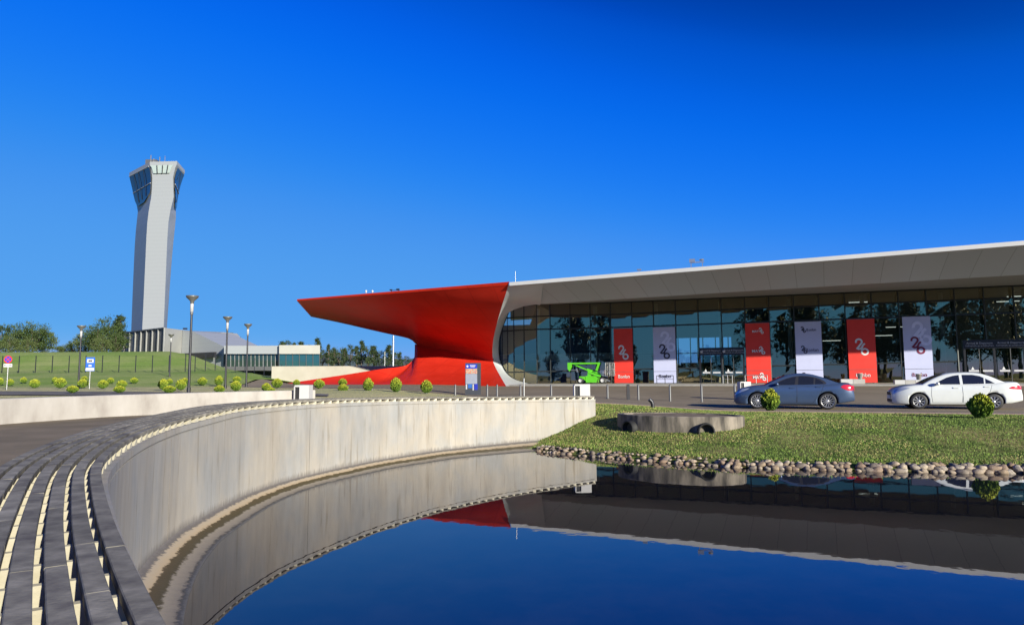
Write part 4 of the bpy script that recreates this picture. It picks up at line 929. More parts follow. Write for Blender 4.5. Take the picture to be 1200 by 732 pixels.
# ------------------------------------------------------------------ signs
def post_sign(px, pyt, pyb, H, label, cat, name, fill):
    Y = H*F/(pyb-pyt); a,_ = ray(px,pyb); x = a*Y; z = at(px,pyb,Y).z; e = empty(name, (x,Y,z), R(5), label, cat); H2 = at(px,pyt,Y).z-z
    b = MB(); b.tube([(0,0,-.4),(0,0,H2*.97)], .035, 8); b.build('post', MT['steel'], e); fill(e, H2); return e
def disc(b, x, z, r, y): b.lathe([(0,0),(r,0)], 28, Matrix.Translation((x,y,z))@Matrix.Rotation(R(90),4,'X'), smooth=False)
def nostop(e, H):
    r = .27; zc = H-r
    b = MB(); b.lathe([(0,-.0),(r,0),(r,.02),(0,.02)], 28, Matrix.Translation((0,-.035,zc))@Matrix.Rotation(R(90),4,'X'), smooth=False); p = b.build('disc', plain('sign_red',(.60,.03,.015),.4), e)
    b = MB(); disc(b,0,zc,r*.80,-.058); b.build('blue_field', plain('sign_blue',(.03,.06,.42),.4), e)
    b = MB(); 
    for s_ in (1,-1): b.bar((-r*.58,-.062,zc-s_*r*.58),(r*.58,-.062,zc+s_*r*.58),.004,.055) if False else b.add([(-r*.62,-.062-.001*s_,zc-s_*r*.50),(-r*.50,-.062-.001*s_,zc-s_*r*.62),(r*.62,-.062-.001*s_,zc+s_*r*.50),(r*.50,-.062-.001*s_,zc+s_*r*.62)],[(0,1,2,3)])
    b.build('red_cross', plain('sign_red_cross',(.60,.03,.015),.4), e)
    b = MB(); b.box((0,-.03,zc-r-.14),(.56,.02,.22)); p = b.build('plate', MT['ink_white'], e)
    b = MB()
    for s_ in (-1,1): b.box((s_*.14,-.042,zc-r-.14),(.14,.004,.05)); b.add([(s_*.21,-.043,zc-r-.07),(s_*.26,-.043,zc-r-.14),(s_*.21,-.043,zc-r-.21)],[(0,1,2)])
    b.build('arrows', MT['ink_dark'], e)
post_sign(7.8,416.5,456,2.35,'round red and blue no stopping sign with a white plate, at the far left','road sign','no_stopping_sign',nostop)
def bussign(e, H):
    wd, h = .62, 1.0; zc = H-h/2
    b = MB(); b.box((0,-.04,zc),(wd,.025,h)); b.build('plate', plain('sign_blue2',(.03,.12,.50),.4), e)
    b = MB(); b.box((0,-.055,zc+h*.24),(wd*.72,.006,h*.26)); b.box((0,-.055,zc-h*.37),(wd*.94,.006,h*.20)); b.build('white_fields', MT['ink_white'], e)
    b = MB(); b.box((0,-.06,zc+h*.25),(wd*.42,.006,h*.10)); b.box((-.07,-.06,zc+h*.185),(.05,.006,.05)); b.box((.08,-.06,zc+h*.185),(.05,.006,.05)); b.build('bus_symbol', MT['ink_dark'], e)
    b = MB(); b.box((0,-.056,zc-h*.11),(wd*.36,.006,h*.14)); b.build('blue_symbol', MT['ink_grey'], e)
post_sign(104.5,418.5,457,2.4,'blue and white bus stop sign on a thin pole standing on the lawn','bus stop sign','bus_stop_sign',bussign)
# information totem
tz = 41.0; a = at(554,425,tz); e = empty('information_totem', (a.x,a.y,g0(a.x,a.y)), FROT+R(12), 'dark upright information board with a blue header in front of the red canopy', 'totem'); H = a.z-g0(a.x,a.y)
b = MB(); b.box((0,.1,H/2),(.92,.2,H)); b.build('body', plain('totem_grey',(.05,.055,.065),.4), e)
fp = lambda n_, x, z, w_, h, m_, dy=0: MB().box((x,-.006-dy,z),(w_,.008,h)).build(n_, m_, e)
fp('header',-.08,H-.20,.70,.26,plain('header_blue',(.02,.05,.42),.3)); fp('screen',-.08,H-.95,.70,.60,plain('panel_pale',(.26,.28,.34),.3))
ph = noisy('mosaic_picture',[(.05,.12,.18),(.45,.42,.30),(.55,.12,.05),(.15,.3,.4)],9,.3,pos=[.3,.45,.55,.7]); fp('picture',-.08,H-.49,.70,.30,ph)
fp('lower_panel',-.38,H-1.42,.08,.30,MT['ink_grey']); fp('lower_panel',-.16,H-1.38,.24,.24,plain('poster_blue',(.03,.12,.4),.4)); fp('lower_panel',.2,H-1.42,.2,.36,plain('poster_deep_blue',(.02,.03,.35),.4)); fp('lower_panel',.03,H-1.45,.07,.36,MT['ink_grey'],.004)
b = MB(); disc(b,-.32,H-.2,.06,-.016); b.box((.0,-.016,H-.16),(.34,.004,.04)); b.box((.0,-.016,H-.23),(.26,.004,.03)); b.build('header_marks', MT['ink_white'], e)
for r_ in range(6): pass
# bollards along the forecourt
bl_px = [401,435.8,466,499.5,533.5,571,582.5,610,646,712,736,748,785,822,861]
bl_desc = ['behind the slatted bench left of the totem']*15
for i, px in enumerate(bl_px):
    t = (px-600)/800; Y = 38/(1+.2*t); a,_ = ray(px,455); x = a*Y; zt = at(px, 450.2 if px < 800 else 449.5, Y).z; zb = g0(x,Y); thick = px == 736
    o = MB().tube([(0,0,-.2),(0,0,zt-zb-.03),(0,0,zt-zb)], [.055 if not thick else .08]*2+[.03], 10)
    if thick: o = MB().box((0,0,(zt-zb)/2),(.16,.16,zt-zb),top=(.9,.9))
    o.lathe([(.10,0),(.10,.02),(.05,.03)],12); o = o.build('bollard', MT['metal_grey'] if not thick else MT['metal_dark']); o.location = (x,Y,zb)
    lab = {401:'thin grey bollard hidden partly by a shrub, leftmost in the row behind the bench',435.8:'thin grey bollard in front of the second round shrub from the stacked pair',466:'thin grey bollard before the widest round shrub in front of the red canopy',499.5:'thin grey bollard before the round shrub nearest the information totem',533.5:'thin grey bollard immediately left of the information totem',571:'thin grey bollard immediately right of the information totem',582.5:'outer of two thin bollards right of the information totem',610:'thin grey bollard under the curved white end of the glass front',646:'thin grey bollard left of the green lift, behind the bench',712:'thin grey bollard under the right end of the green lift',736:'thicker dark square bollard below the leftmost red banner',748:'thin grey bollard just right of the thick dark one',785:'thin grey bollard below the leftmost pale banner',822:'thin grey bollard below the left entrance portal',861:'thin grey bollard at the nose of the blue car'}[px]
    tag(o, lab, 'bollard', 'bollards in front of the terminal')
# tall thin posts
for px, pyt, lab in ((614,443,'slim taller post between two bollards left of the green lift'),):
    a,_ = ray(px,455); Y = 38; x = a*Y; o = MB().tube([(0,0,-.2),(0,0,at(px,pyt,Y).z-g0(x,Y))],.045,8).build('marker_post', MT['steel']); o.location = (x,Y,g0(x,Y)); tag(o,lab,'post')
# bins
def bin_(px0, px1, pyt, Y, z0, label):
    a, c = at(px0,pyt,Y), at(px1,pyt,Y); wd = c.x-a.x; H = a.z-z0; e = empty('litter_bin', ((a.x+c.x)/2,Y,z0), 0, label, 'litter bin')
    b = MB(); b.box((wd*.18,.0,H/2),(wd*.64,wd*.9,H)); b.box((-wd*.30,.0,H-.03),(wd*.32,wd*.9,.06)); b.box((-wd*.47,0,H/2),(wd*.06,wd*.9,H-.08)); b.build('shell', MT['white_clad'], e)
    b = MB(); b.box((-wd*.29,.02,H/2-.02),(wd*.27,wd*.78,H-.08)); b.build('inner_bin', MT['black'], e)
bin_(347,364.5,451,22.8,1.2,'white box shaped litter bin with a dark open side, on the terrace behind the bench')
bin_(672,690.5,450,25.6,1.1,'white litter bin with a dark open side at the right end of the pond wall')
bin_(865.5,878,447,38,.95,'white box shaped litter bin half hidden behind the bonnet of the blue car')
# crowd barriers and frames
def barrier(px0,px1,pyt,pyb,W_,label,mat):
    a, c = atw(px0,pyt,W_), atw(px1,pyt,W_); zb = atw(px0,pyb,W_).z; b = MB(); A0 = Vector((a.x,a.y,0)); wd = (Vector((c.x,c.y,0))-A0).length; H = a.z-zb
    e = MB(); [e.tube([(x,0,0),(x,0,H)], .035, 6) for x in (0,wd*.5,wd)]; e.tube([(0,0,H),(wd,0,H)],.035,6); e.box((0,0,.01),(.3,.3,.02)); e.box((wd,0,.01),(.3,.3,.02))
    e.tube([(0,0,H*.55),(wd,0,H*.55)],.02,6)
    o = e.build('barrier', mat); o.location = (a.x,a.y,zb); o.rotation_euler = (0,0,FROT); tag(o,label,'barrier')
barrier(769.5,789,440,449.4,73,'low dark crowd barrier in front of the leftmost pale banner',MT['metal_dark'])
barrier(847,858,439.5,449.3,73,'small steel barrier before the left entrance portal',MT['steel'])
barrier(873,899,439.5,448.8,73,'steel barrier in front of the red banner with the MAY lettering',MT['steel'])
# concrete seats with pots under the banners
def block(px0,px1,pyt,pyb,Z,label):
    a, c = at(px0,pyt,Z), at(px1,pyt,Z); zb = at(px0,pyb,Z).z; zb = min(zb, g0(a.x,a.y)+.02); wd = c.x-a.x; H = a.z-zb
    e = empty('seat_block', (a.x,a.y,zb), FROT*.9, label, 'seat block'); n_ = 3 if wd > 2 else 2
    for i in range(n_): MB().box((wd/n_*(i+.5),.3,H/2),(wd/n_-.02,.6,H)).build('block', MT['white_clad'] if i % 2 == 0 else MT['concrete_light'], e)
block(985.5,1011,444,450.8,58,'row of pale concrete seat blocks below the rightmost red banner')
block(1048.5,1081,445,452.8,55,'row of pale concrete seat blocks below the rightmost pale banner')
for px, py, Z, lab in ((1008,444,58,'small pale plant pot standing on the seat blocks below the red banner'),(1077,445,55,'small grey plant pot standing on the seat blocks behind the white car')):
    p = at(px,py,Z-.35); o = MB().lathe([(0,0),(.16,0),(.2,.42),(.23,.42),(.23,.48),(.17,.48),(0,.40)],14).build('plant_pot', MT['concrete_light']); o.location = (p.x,p.y+.02,p.z+.01); tag(o,lab,'plant pot')
# stub pipe on the bank
p = at(765,479.5,26.2); e = MB().tube([(0,0,-.1),(0,0,.14),(-.03,0,.24),(-.12,0,.33)],[.07,.07,.075,.08],8).build('stub_pipe', MT['metal_dark']); e.location = (p.x,p.y,bankz(p.x,p.y)); tag(e,'short bent dark pipe sticking up from the grass behind the headwall','pipe')

# ------------------------------------------------------------------ boom lift
bp_ = atw(694,450.2,73.0); lift = empty('boom_lift', (bp_.x,bp_.y,1.51), FROT, 'bright green articulated boom lift with a grey basket parked at the glass front', 'boom lift')
sL = 71.0/800
X_ = lambda px: (px-694)*sL/.96; Z_ = lambda py: (450.2-py)*sL
pl_ = lambda pts, y0, d: [(X_(a),y0,Z_(c)) for a,c in pts]
MB().prism(pl_([(688,441.5),(698.5,441.5),(702,444.5),(700,449),(688.5,449)],-.55,0),(0,1.1,0)).build('chassis', MT['green'], lift)
MB().prism(pl_([(680,445.5),(681.5,442),(687.5,442),(688,447),(686,445),(682.5,445)],-.62,0),(0,1.24,0)).build('mudguard', MT['green'], lift)
MB().prism(pl_([(689.5,435),(693,435),(693,442),(689.5,442)],-.25,0),(0,.5,0)).build('turret', MT['green'], lift)
b = MB(); b.bar((X_(668),0,Z_(427)),(X_(703),0,Z_(427)),.17,.15); b.build('boom', MT['green'], lift)
b = MB(); b.bar((X_(702.3),0,Z_(426.3)),(X_(699),0,Z_(435.5)),.18,.2); b.build('boom', MT['green'], lift)
b = MB(); b.bar((X_(673),.2,Z_(428)),(X_(690),.2,Z_(435.5)),.13); b.bar((X_(688),.22,Z_(433.5)),(X_(704.5),.22,Z_(440)),.16); b.build('boom', MT['green'], lift)
b = MB(); b.bar((X_(690),-.2,Z_(437)),(X_(704),-.2,Z_(442)),.2); b.build('boom', MT['green'], lift)
MB().prism(pl_([(666.5,426),(670.5,426),(671,430.5),(668.5,436),(666.5,433)],-.15,0),(0,.3,0)).build('knuckle', MT['green'], lift)
b = MB(); b.bar((X_(668),0,Z_(434.5)),(X_(677),0,Z_(434.5)),.05); b.bar((X_(676.5),0,Z_(433)),(X_(677.5),0,Z_(437)),.12); b.build('jib', MT['steel'], lift)
for px, py, r in ((682.3,448.2,.30),(707,448,.32)):
    for y in (-.62,.62):
        rot = Matrix.Translation((X_(px),y,r))@Matrix.Rotation(R(90),4,'X'); t_ = MB(); t_.lathe([(r*.55,-.1),(r*.95,-.1),(r,-.07),(r,.07),(r*.95,.1),(r*.55,.1)],20,rot); w_ = t_.build('wheel', MT['black'], lift)
        q = MB(); q.lathe([(0,-.09),(r*.5,-.08),(r*.62,-.105),(r*.62,.105),(r*.5,.08),(0,.09)],16,rot); q.build('rim', MT['white'], w_)
b = MB()
x0, x1, z0, z1 = X_(710), X_(718.3), Z_(441.5), Z_(426.5)
for y in (-.4,.4):
    for x in (x0,(x0+x1)/2,x1): b.tube([(x,y,z0),(x,y,z1)],.03,6)
    for z in (z1,(z0+z1)/2): b.tube([(x0,y,z),(x1,y,z)],.03,6)
for x in (x0,x1):
    for z in (z1,(z0+z1)/2): b.tube([(x,-.4,z),(x,.4,z)],.03,6)
b.build('basket', MT['steel'], lift); MB().box(((x0+x1)/2,0,z0),(x1-x0,.8,.06)).build('basket_floor', MT['metal_grey'], lift)
b = MB(); b.bar((X_(704),0,Z_(440)),(X_(712),0,Z_(442.5)),.12); b.box((X_(706),.1,Z_(437)),(.4,.4,.4)); b.bar((X_(708),0,Z_(445)),(X_(714),0,Z_(447.5)),.12); b.build('basket_arm', MT['steel'], lift)

# ------------------------------------------------------------------ cars
def interp(tab, x): return float(np.interp(x, [q[0] for q in tab], [q[1] for q in tab]))
def make_car(Pm, name, label):
    Lc, W_, wr_ = Pm['L'], Pm['W']/2, Pm['wr']; e = empty(name, (0,0,0), 0, label, 'car')
    paint = Pm['paint']; deck = Pm['deck']; xf, xr_ = Pm['axf'], Pm['axr']
    ts = sorted(set([0,.03,.08,.15,.25,.4]+list(np.arange(.55,Lc-.5,.1))+[Lc-.4,Lc-.25,Lc-.15,Lc-.08,Lc-.03,Lc]))
    def hw(x):   # plan half width
        f = max(0, (0.9-x)/.9); r = max(0,(x-(Lc-.8))/.8); return W_*(1-.30*f**2.6-.22*r**2.8)
    def sect(x):
        w_ = hw(x); zd = interp(deck, x); zb = interp(Pm['bottom'], x); fl = 1.0
        h = zd-zb; sh = .05+.03*S(0,.8,x)
        return [(0,zb),(w_*.80,zb),(w_*.93,zb+.02),(w_*.975,zb+.10*h),(w_*.99,zb+.30*h),(w_*1.0,zb+.52*h),(w_*.99,zb+.70*h),(w_*.972,zb+.84*h),(w_*.945,zb+.93*h),(w_*.89,zb+.985*h),(w_*.78,zd+.008),(w_*.4,zd+.03),(0,zd+.035)]
    b = MB(); rows = []
    for x in ts:
        s_ = sect(x); rows.append([(x,-y,z) for y,z in s_]+[(x,y,z) for y,z in s_[::-1][1:]])
    b.grid(rows, smooth=True, flip=True); b.add(rows[0], [tuple(range(len(rows[0])))[::-1]]); b.add(rows[-1], [tuple(range(len(rows[0])))])
    body = b.build('body', [paint, MT['black']], e, fix=True)
    cut = MB()
    for x in (xf, xr_):
        for s_ in (-1,1):
            rot = Matrix.Translation((x,s_*(W_-.13),wr_-.0))@Matrix.Rotation(R(90),4,'X'); cut.lathe([(0,-.22),(wr_+.055,-.22),(wr_+.055,.22),(0,.22)],36,rot,smooth=False)
    co = cut.build('cut_tmp', MT['black'], fix=True); md = body.modifiers.new('b','BOOLEAN'); md.object = co; md.operation = 'DIFFERENCE'; md.solver = 'EXACT'
    bpy.context.view_layer.update(); me = bpy.data.meshes.new_from_object(body.evaluated_get(bpy.context.evaluated_depsgraph_get())); body.modifiers.clear(); body.data = me; bpy.data.objects.remove(co)
    if len(me.materials) < 2: me.materials.append(MT['black'])
    for p in me.polygons:
        c = p.center
        if any(math.hypot(c.x-x, c.z-wr_) < wr_+.05 for x in (xf,xr_)) and abs(c.y) < W_-.005 and c.z < wr_*2+.06 and abs(p.normal.y) < .8 or (abs(p.normal.y) > .9 and abs(c.y) < W_-.28): p.material_index = 1; p.use_smooth = False
    def side_y(x, z):
        s_ = sect(x)[1:10]; return float(np.interp(z, [q[1] for q in s_], [q[0] for q in s_]))
    # greenhouse
    roof = Pm['roof']; zbel = Pm['belt']; wb = W_*.90; k_t = Pm.get('tumble', .36); x0, x1 = roof[0][0], roof[-1][0]
    gs = list(np.linspace(x0, x1, 36)); rows = []
    def gy(z): return wb-k_t*(z-zbel)
    def gz(x): return interp_s(roof, x)
    for x in gs:
        zr = gz(x); zs = max(zbel-.12, zr-.055); top = gy(zs); end = min(1, min(x-x0, x1-x)/.5); 
        z_low = min(zbel-.12, zr-.06)
        prof = [(gy(zbel)+.0, z_low),(gy(zbel), min(zbel, zs)),(gy((zbel+zs)/2),(min(zbel,zs)+zs)/2),(top,zs),(top-.04,zr-.018),(top*.80,zr),(top*.4,zr+.015),(0,zr+.02)]
        rows.append([(x,-y,z) for y,z in prof]+[(x,y,z) for y,z in prof[::-1][1:]])
    b = MB(); b.grid(rows, smooth=True, flip=True); cab = b.build('roof', paint, e, fix=True)
    dark = Pm['glass']
    for s_ in (-1,1):
        for poly in Pm['windows']:
            b = MB(); pts = [(x, s_*(gy(z)+.006), z) for x,z in poly]; b.prism(pts, (0,-s_*.012,0)); b.build('window', dark, e, fix=True)
        b = MB(); pts = Pm['winsurround']; b.prism([(x, s_*(gy(z)+.003), z) for x,z in pts], (0,-s_*.012,0)); b.build('window_trim', Pm.get('trim', MT['metal_dark']), e, fix=True)
        for d_i, poly in enumerate(Pm['doors']):
            xs_ = [q[0] for q in poly]; b = MB(); n = len(poly)
            # seam line following the side
            seam = MB(); pp = []
            for i in range(n):
                A, B = poly[i], poly[(i+1)%n]
                if i == n-1: continue
                for t in np.linspace(0,1,8): x = lerp(A[0],B[0],t); z = lerp(A[1],B[1],t); pp.append((x, s_*(side_y(x,z)+.0015), z))
            seam.tube(pp, .005, 4, smooth=False); dr = seam.build('door_seam', MT['black'], e)
            hx, hz = Pm['handles'][d_i]; q = MB(); q.box((hx, s_*(side_y(hx,hz)+.018), hz),(.18,.028,.03)); q.box((hx, s_*(side_y(hx,hz)+.005), hz),(.2,.012,.055)); q.build('door_handle', paint, e)
        # mirror
        mx_, mz = Pm['mirror']; q = MB(); q.lathe([(0,-.1),(.05,-.09),(.075,-.03),(.075,.03),(.05,.09),(0,.1)],12,Matrix.Translation((mx_,s_*(W_+.04),mz))@Matrix.Rotation(R(90),4,'X')@Matrix.Diagonal((.9,.9,1,1))); q.box((mx_+.03,s_*(W_-.06),mz-.03),(.05,.12,.04)); q.build('mirror', Pm.get('mirror_mat', paint), e)
        # lights
        for nm, poly, m_ in (('headlight',Pm['head'],MT['headl']),('taillight',Pm['tail'],MT['taill'])):
            b = MB(); N_ = 10; top_, bot_ = poly; rows = []
            for t in np.linspace(0,1,N_):
                x = lerp(top_[0][0], top_[-1][0], t); zt = interp(top_, x); zb_ = interp(bot_, x)
                rows.append([(x, s_*(side_y(x, lerp(zb_,zt,u))+.008), lerp(zb_,zt,u)) for u in np.linspace(0,1,5)])
            b.grid(rows, smooth=True, flip=(s_ > 0)); 
            # wrap onto the end
            ex = top_[0][0] if nm == 'headlight' else top_[-1][0]; xx = (0 if nm == 'headlight' else Lc); zt, zb_ = interp(top_, ex), interp(bot_, ex)
            r1 = [(ex, s_*(side_y(ex,lerp(zb_,zt,u))+.008), lerp(zb_,zt,u)) for u in np.linspace(0,1,5)]; dx = -.012 if nm == 'headlight' else .012
            r2 = [(xx+dx, s_*(side_y(xx, lerp(zb_,zt,u))-.02), lerp(zb_,zt,u)) for u in np.linspace(0,1,5)]; r3 = [(xx+dx*1.3, s_*(side_y(xx, .7)*.62), lerp(zb_,zt,u)) for u in np.linspace(.1,.9,5)]
            b.grid([r1,r2,r3], smooth=True); b.build(nm, m_, e)
    # windscreen and rear window follow the roof line
    for nm, xa, xb in (('windscreen', Pm['ws'][0], Pm['ws'][1]), ('rear_window', Pm['rw'][0], Pm['rw'][1])):
        rows = []
        for x in np.linspace(xa, xb, 10):
            zr = gz(x); tp_ = gy(max(zbel-.12, zr-.055))-.05; rows.append([(x, y*tp_, zr+.026-.022*abs(y)) for y in np.linspace(-.93,.93,9)])
        MB().grid(rows, smooth=True, flip=True).build(nm, dark, e)
    # lower trim, grille, bumper line, plates
    b = MB(); b.box((-.004,0,.62),(.03,W_*1.0,.12),top=(1,.9)); b.box((.0,0,.33),(.03,W_*1.1,.12)); b.build('grille', MT['black'], e)
    for nm, x in (('number_plate',-.02),('number_plate',Lc+.012)): MB().box((x,0,.48 if x < 0 else .80),(.015,.50,.11)).build(nm, MT['ink_white'], e)
    b = MB(); b.box(((xf+xr_)/2,0,.20),(xr_-xf-.5,W_*1.6,.10)); b.build('underbody', MT['black'], e)
    for x in (xf, xr_):
        for s_ in (-1,1):
            yc = s_*(W_-.115); rot = Matrix.Translation((x,yc,wr_))@Matrix.Rotation(R(90)*s_,4,'X'); rr = Pm['rim']
            t_ = MB(); t_.lathe([(rr,-.10),(wr_*.93,-.105),(wr_*.985,-.085),(wr_,-.05),(wr_,.05),(wr_*.985,.085),(wr_*.93,.105),(rr*1.02,.10),(rr,.07)],32,rot); wl_ = t_.build('wheel', MT['black'], e)
            q = MB(); q.lathe([(rr*1.01,-.095),(rr*.97,-.10),(rr*.93,-.085),(rr*.91,-.03),(rr*.9,.05)],32,rot); q.lathe([(0,-.085),(.045,-.085),(.055,-.07)],16,rot)
            n = Pm['spokes']
            for k_ in range(n):
                an = 2*math.pi*k_/n; 
                for da in ((-.07,.07) if Pm['split'] else (0,)):
                    p0 = rot@Vector((.05*math.cos(an),.05*math.sin(an),-.075)); p1 = rot@Vector((rr*.93*math.cos(an+da),rr*.93*math.sin(an+da),-.082)); q.bar(p0,p1,Pm['spw'],.02)
            q.build('rim', MT['alloy'], wl_)
            dk = MB(); dk.lathe([(0,-.03),(rr*.92,-.03)],24,rot); dk.build('brake_disc', MT['metal_dark'], wl_)
    return e
def interp_s(tab, x):
    xs_ = [q[0] for q in tab]; i = min(max(np.searchsorted(xs_, x)-1, 0), len(tab)-2); t = (x-xs_[i])/(xs_[i+1]-xs_[i])
    def m(j):
        a, c = max(j-1,0), min(j+1,len(tab)-1); return (tab[c][1]-tab[a][1])/(tab[c][0]-tab[a][0])
    h = xs_[i+1]-xs_[i]; return (2*t**3-3*t*t+1)*tab[i][1]+(t**3-2*t*t+t)*h*m(i)+(-2*t**3+3*t*t)*tab[i+1][1]+(t**3-t*t)*h*m(i+1)
MT['headl'] = plain('headlight_clear',(.35,.40,.5),.08,.3,coat=1); MT['taill'] = plain('taillight_red',(.45,.01,.015),.12,coat=1); MT['alloy'] = plain('alloy_rim',(.55,.55,.56),.3,.7)
carglass = plain('car_glass',(.012,.014,.018),.03,spec=.8)
def paintm(name,c,metal): 
    m = noisy(name,[tuple(x*.97 for x in c),tuple(min(1,x*1.03) for x in c)],3,.28,metal=metal,coat=.8); m.node_tree.nodes['Principled BSDF'].inputs['Coat Roughness'].default_value = .03; return m
white_car = dict(L=4.54,W=1.76,wr=.316,rim=.215,axf=.93,axr=3.53,spokes=9,split=True,spw=.022,paint=paintm('pearl_white_paint',(.58,.60,.58),0),glass=carglass,belt=.955,tumble=.40,
  deck=[(0,.58),(.03,.70),(.12,.79),(.3,.865),(.53,.925),(.8,.965),(1.1,.985),(1.5,.985),(2.5,.99),(3.4,1.01),(3.8,1.065),(4.2,1.085),(4.42,1.07),(4.49,.97),(4.54,.66)],
  bottom=[(0,.24),(.1,.18),(.5,.17),(1.3,.17),(3.2,.18),(4.1,.24),(4.54,.34)],
  roof=[(1.03,.96),(1.25,1.10),(1.48,1.225),(1.75,1.345),(2.0,1.425),(2.4,1.47),(2.85,1.475),(3.17,1.44),(3.5,1.33),(3.79,1.18),(4.05,1.06)],
  ws=(1.12,1.9),rw=(3.3,4.02),
  winsurround=[(1.38,.975),(1.6,1.10),(1.95,1.28),(2.2,1.365),(2.5,1.405),(2.95,1.40),(3.25,1.33),(3.55,1.17),(3.75,1.04),(3.7,1.02),(2.6,.99)],
  windows=[[(1.52,.995),(1.66,1.10),(1.98,1.268),(2.22,1.345),(2.43,1.375),(2.43,1.0)],[(2.53,1.003),(2.53,1.38),(2.9,1.378),(3.14,1.325),(3.27,1.26),(3.25,1.022)],[(3.30,1.025),(3.32,1.23),(3.48,1.13),(3.62,1.04)]],
  doors=[[(1.42,.93),(1.38,.6),(1.42,.27),(2.45,.27),(2.49,.6),(2.48,.96)],[(2.48,.96),(2.49,.27),(3.05,.27),(3.22,.5),(3.42,.72),(3.5,.98)]],
  handles=[(2.25,.86),(3.32,.90)],mirror=(1.62,1.03),
  head=([(.02,.68),(.12,.77),(.3,.84),(.5,.87),(.62,.85)],[(.02,.60),(.12,.65),(.3,.72),(.5,.80),(.62,.84)]),
  tail=([(4.06,.86),(4.15,.91),(4.35,.965),(4.5,.93)],[(4.06,.84),(4.15,.82),(4.35,.80),(4.5,.80)]))
white_car['trim'] = white_car['paint']
wc = make_car(white_car,'white_sedan','white four door sedan parked on the road at the right, behind the larger round shrub')
blue = dict(L=4.62,W=1.80,wr=.335,rim=.25,axf=.90,axr=3.60,spokes=13,split=False,spw=.024,paint=paintm('steel_blue_paint',(.05,.082,.155),.3),glass=carglass,belt=.965,tumble=.42,
  deck=[(0,.56),(.04,.67),(.15,.77),(.27,.83),(.6,.91),(.93,.955),(1.3,.98),(1.5,.985),(2.5,.99),(3.4,1.005),(3.9,1.045),(4.3,1.06),(4.5,1.03),(4.57,.90),(4.62,.62)],
  bottom=[(0,.22),(.1,.17),(.5,.17),(1.3,.17),(3.2,.18),(4.1,.24),(4.62,.34)],
  roof=[(1.12,.95),(1.38,1.09),(1.7,1.25),(2.09,1.395),(2.5,1.455),(2.85,1.45),(3.15,1.40),(3.6,1.255),(4.0,1.10),(4.2,1.03)],
  ws=(1.2,2.0),rw=(3.4,4.15),
  winsurround=[(1.46,.98),(1.75,1.13),(2.05,1.26),(2.35,1.345),(2.65,1.375),(3.0,1.355),(3.3,1.28),(3.52,1.16),(3.6,1.06),(3.55,1.025),(2.6,.995)],
  windows=[[(1.62,1.0),(1.80,1.115),(2.08,1.245),(2.34,1.318),(2.45,1.33),(2.38,1.0)],[(2.52,1.0),(2.56,1.345),(2.80,1.345),(3.10,1.295),(3.13,1.28),(3.10,1.02)],[(3.17,1.025),(3.20,1.26),(3.36,1.185),(3.46,1.10),(3.48,1.04)]],
  doors=[[(1.5,.93),(1.42,.6),(1.46,.27),(2.42,.27),(2.46,.6),(2.46,.96)],[(2.46,.96),(2.45,.27),(3.05,.27),(3.22,.5),(3.40,.74),(3.48,.98)]],
  handles=[(2.28,.87),(3.28,.91)],mirror=(1.70,1.03),mirror_mat=None,
  head=([(.02,.64),(.15,.755),(.3,.825),(.5,.865),(.6,.86)],[(.02,.56),(.15,.64),(.3,.71),(.5,.79),(.6,.85)]),
  tail=([(4.12,.93),(4.22,1.0),(4.4,1.01),(4.54,.96)],[(4.12,.90),(4.22,.83),(4.4,.76),(4.54,.76)]))
blue['mirror_mat'] = blue['paint']; blue['trim'] = MT['metal_dark']
bc = make_car(blue,'blue_sedan','steel blue four door sedan with multi spoke rims parked left of the white car')
def place_car(c, px, pw, Lc, ang_k=-.36):
    # nose at photo column px; the car row follows the line Y + .36 X = pw
    a,_ = ray(px,470); Y = pw/(1+.36*a); x = a*Y; c.location = (x, Y, 0); c.rotation_euler = (0,0,math.atan(ang_k)); 
    mx_ = x+2.2*EX.x; my = Y+2.2*EX.y; c.location.z = g0(mx_,my)
place_car(wc, 1042.5, 34.9, 4.54); place_car(bc, 862, 33.6, 4.62)

# ------------------------------------------------------------------ shrubs
def leafy(name, n, ls, shape, mat, core=None, seed=1, cone=0, updir=1.1):
    rs = np.random.default_rng(seed); V = []; Fc = []
    for i in range(n):
        d = rs.normal(size=3); d /= np.linalg.norm(d); r = rs.uniform(.72,1.0)**.5 
        p, s_ = shape(d, r, rs); up = np.array([d[0]*.6,d[1]*.6,updir+rs.uniform(-.2,.4)]); up /= np.linalg.norm(up); q = rs.normal(size=3); sd = np.cross(up,q); sd /= np.linalg.norm(sd)
        l = ls*s_*rs.uniform(.7,1.4); w_ = l*.34; k_ = len(V)
        V += [p-sd*w_*.3, p+sd*w_*.3, p+up*l*.6+sd*w_, p+up*l*1.1, p+up*l*.6-sd*w_]; Fc.append((k_,k_+1,k_+2,k_+3,k_+4))
    me = bpy.data.meshes.new(name); me.from_pydata([tuple(v) for v in V], [], Fc); me.materials.append(mat); return me
def shrub_shape(d, r, rs):
    lump = 1+.22*noise.noise(Vector(d)*2.3+Vector((rs.bit_generator.state['state']['state'] % 7,0,0)) if False else Vector(d)*2.3)
    z = d[2]; w_ = (1.0-.30*max(0,z)**1.5) ; return np.array([d[0]*r*w_*lump*.5, d[1]*r*w_*lump*.5, .55+z*r*.5]), 1
FOL = [leafy('foliage', 1900, .105, shrub_shape, MT['thuja'], seed=s_) for s_ in (1,2,3)]
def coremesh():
    b = MB(); prof = [(.02,.02)]+[(.33*math.sin(math.pi*t)**.7*(1-.15*t), .06+.9*t) for t in np.linspace(.04,.96,12)]; b.lathe(prof, 14); me = bpy.data.meshes.new('inner'); me.from_pydata(b.v,[],b.f); me.materials.append(MT['thuja_core']); return me
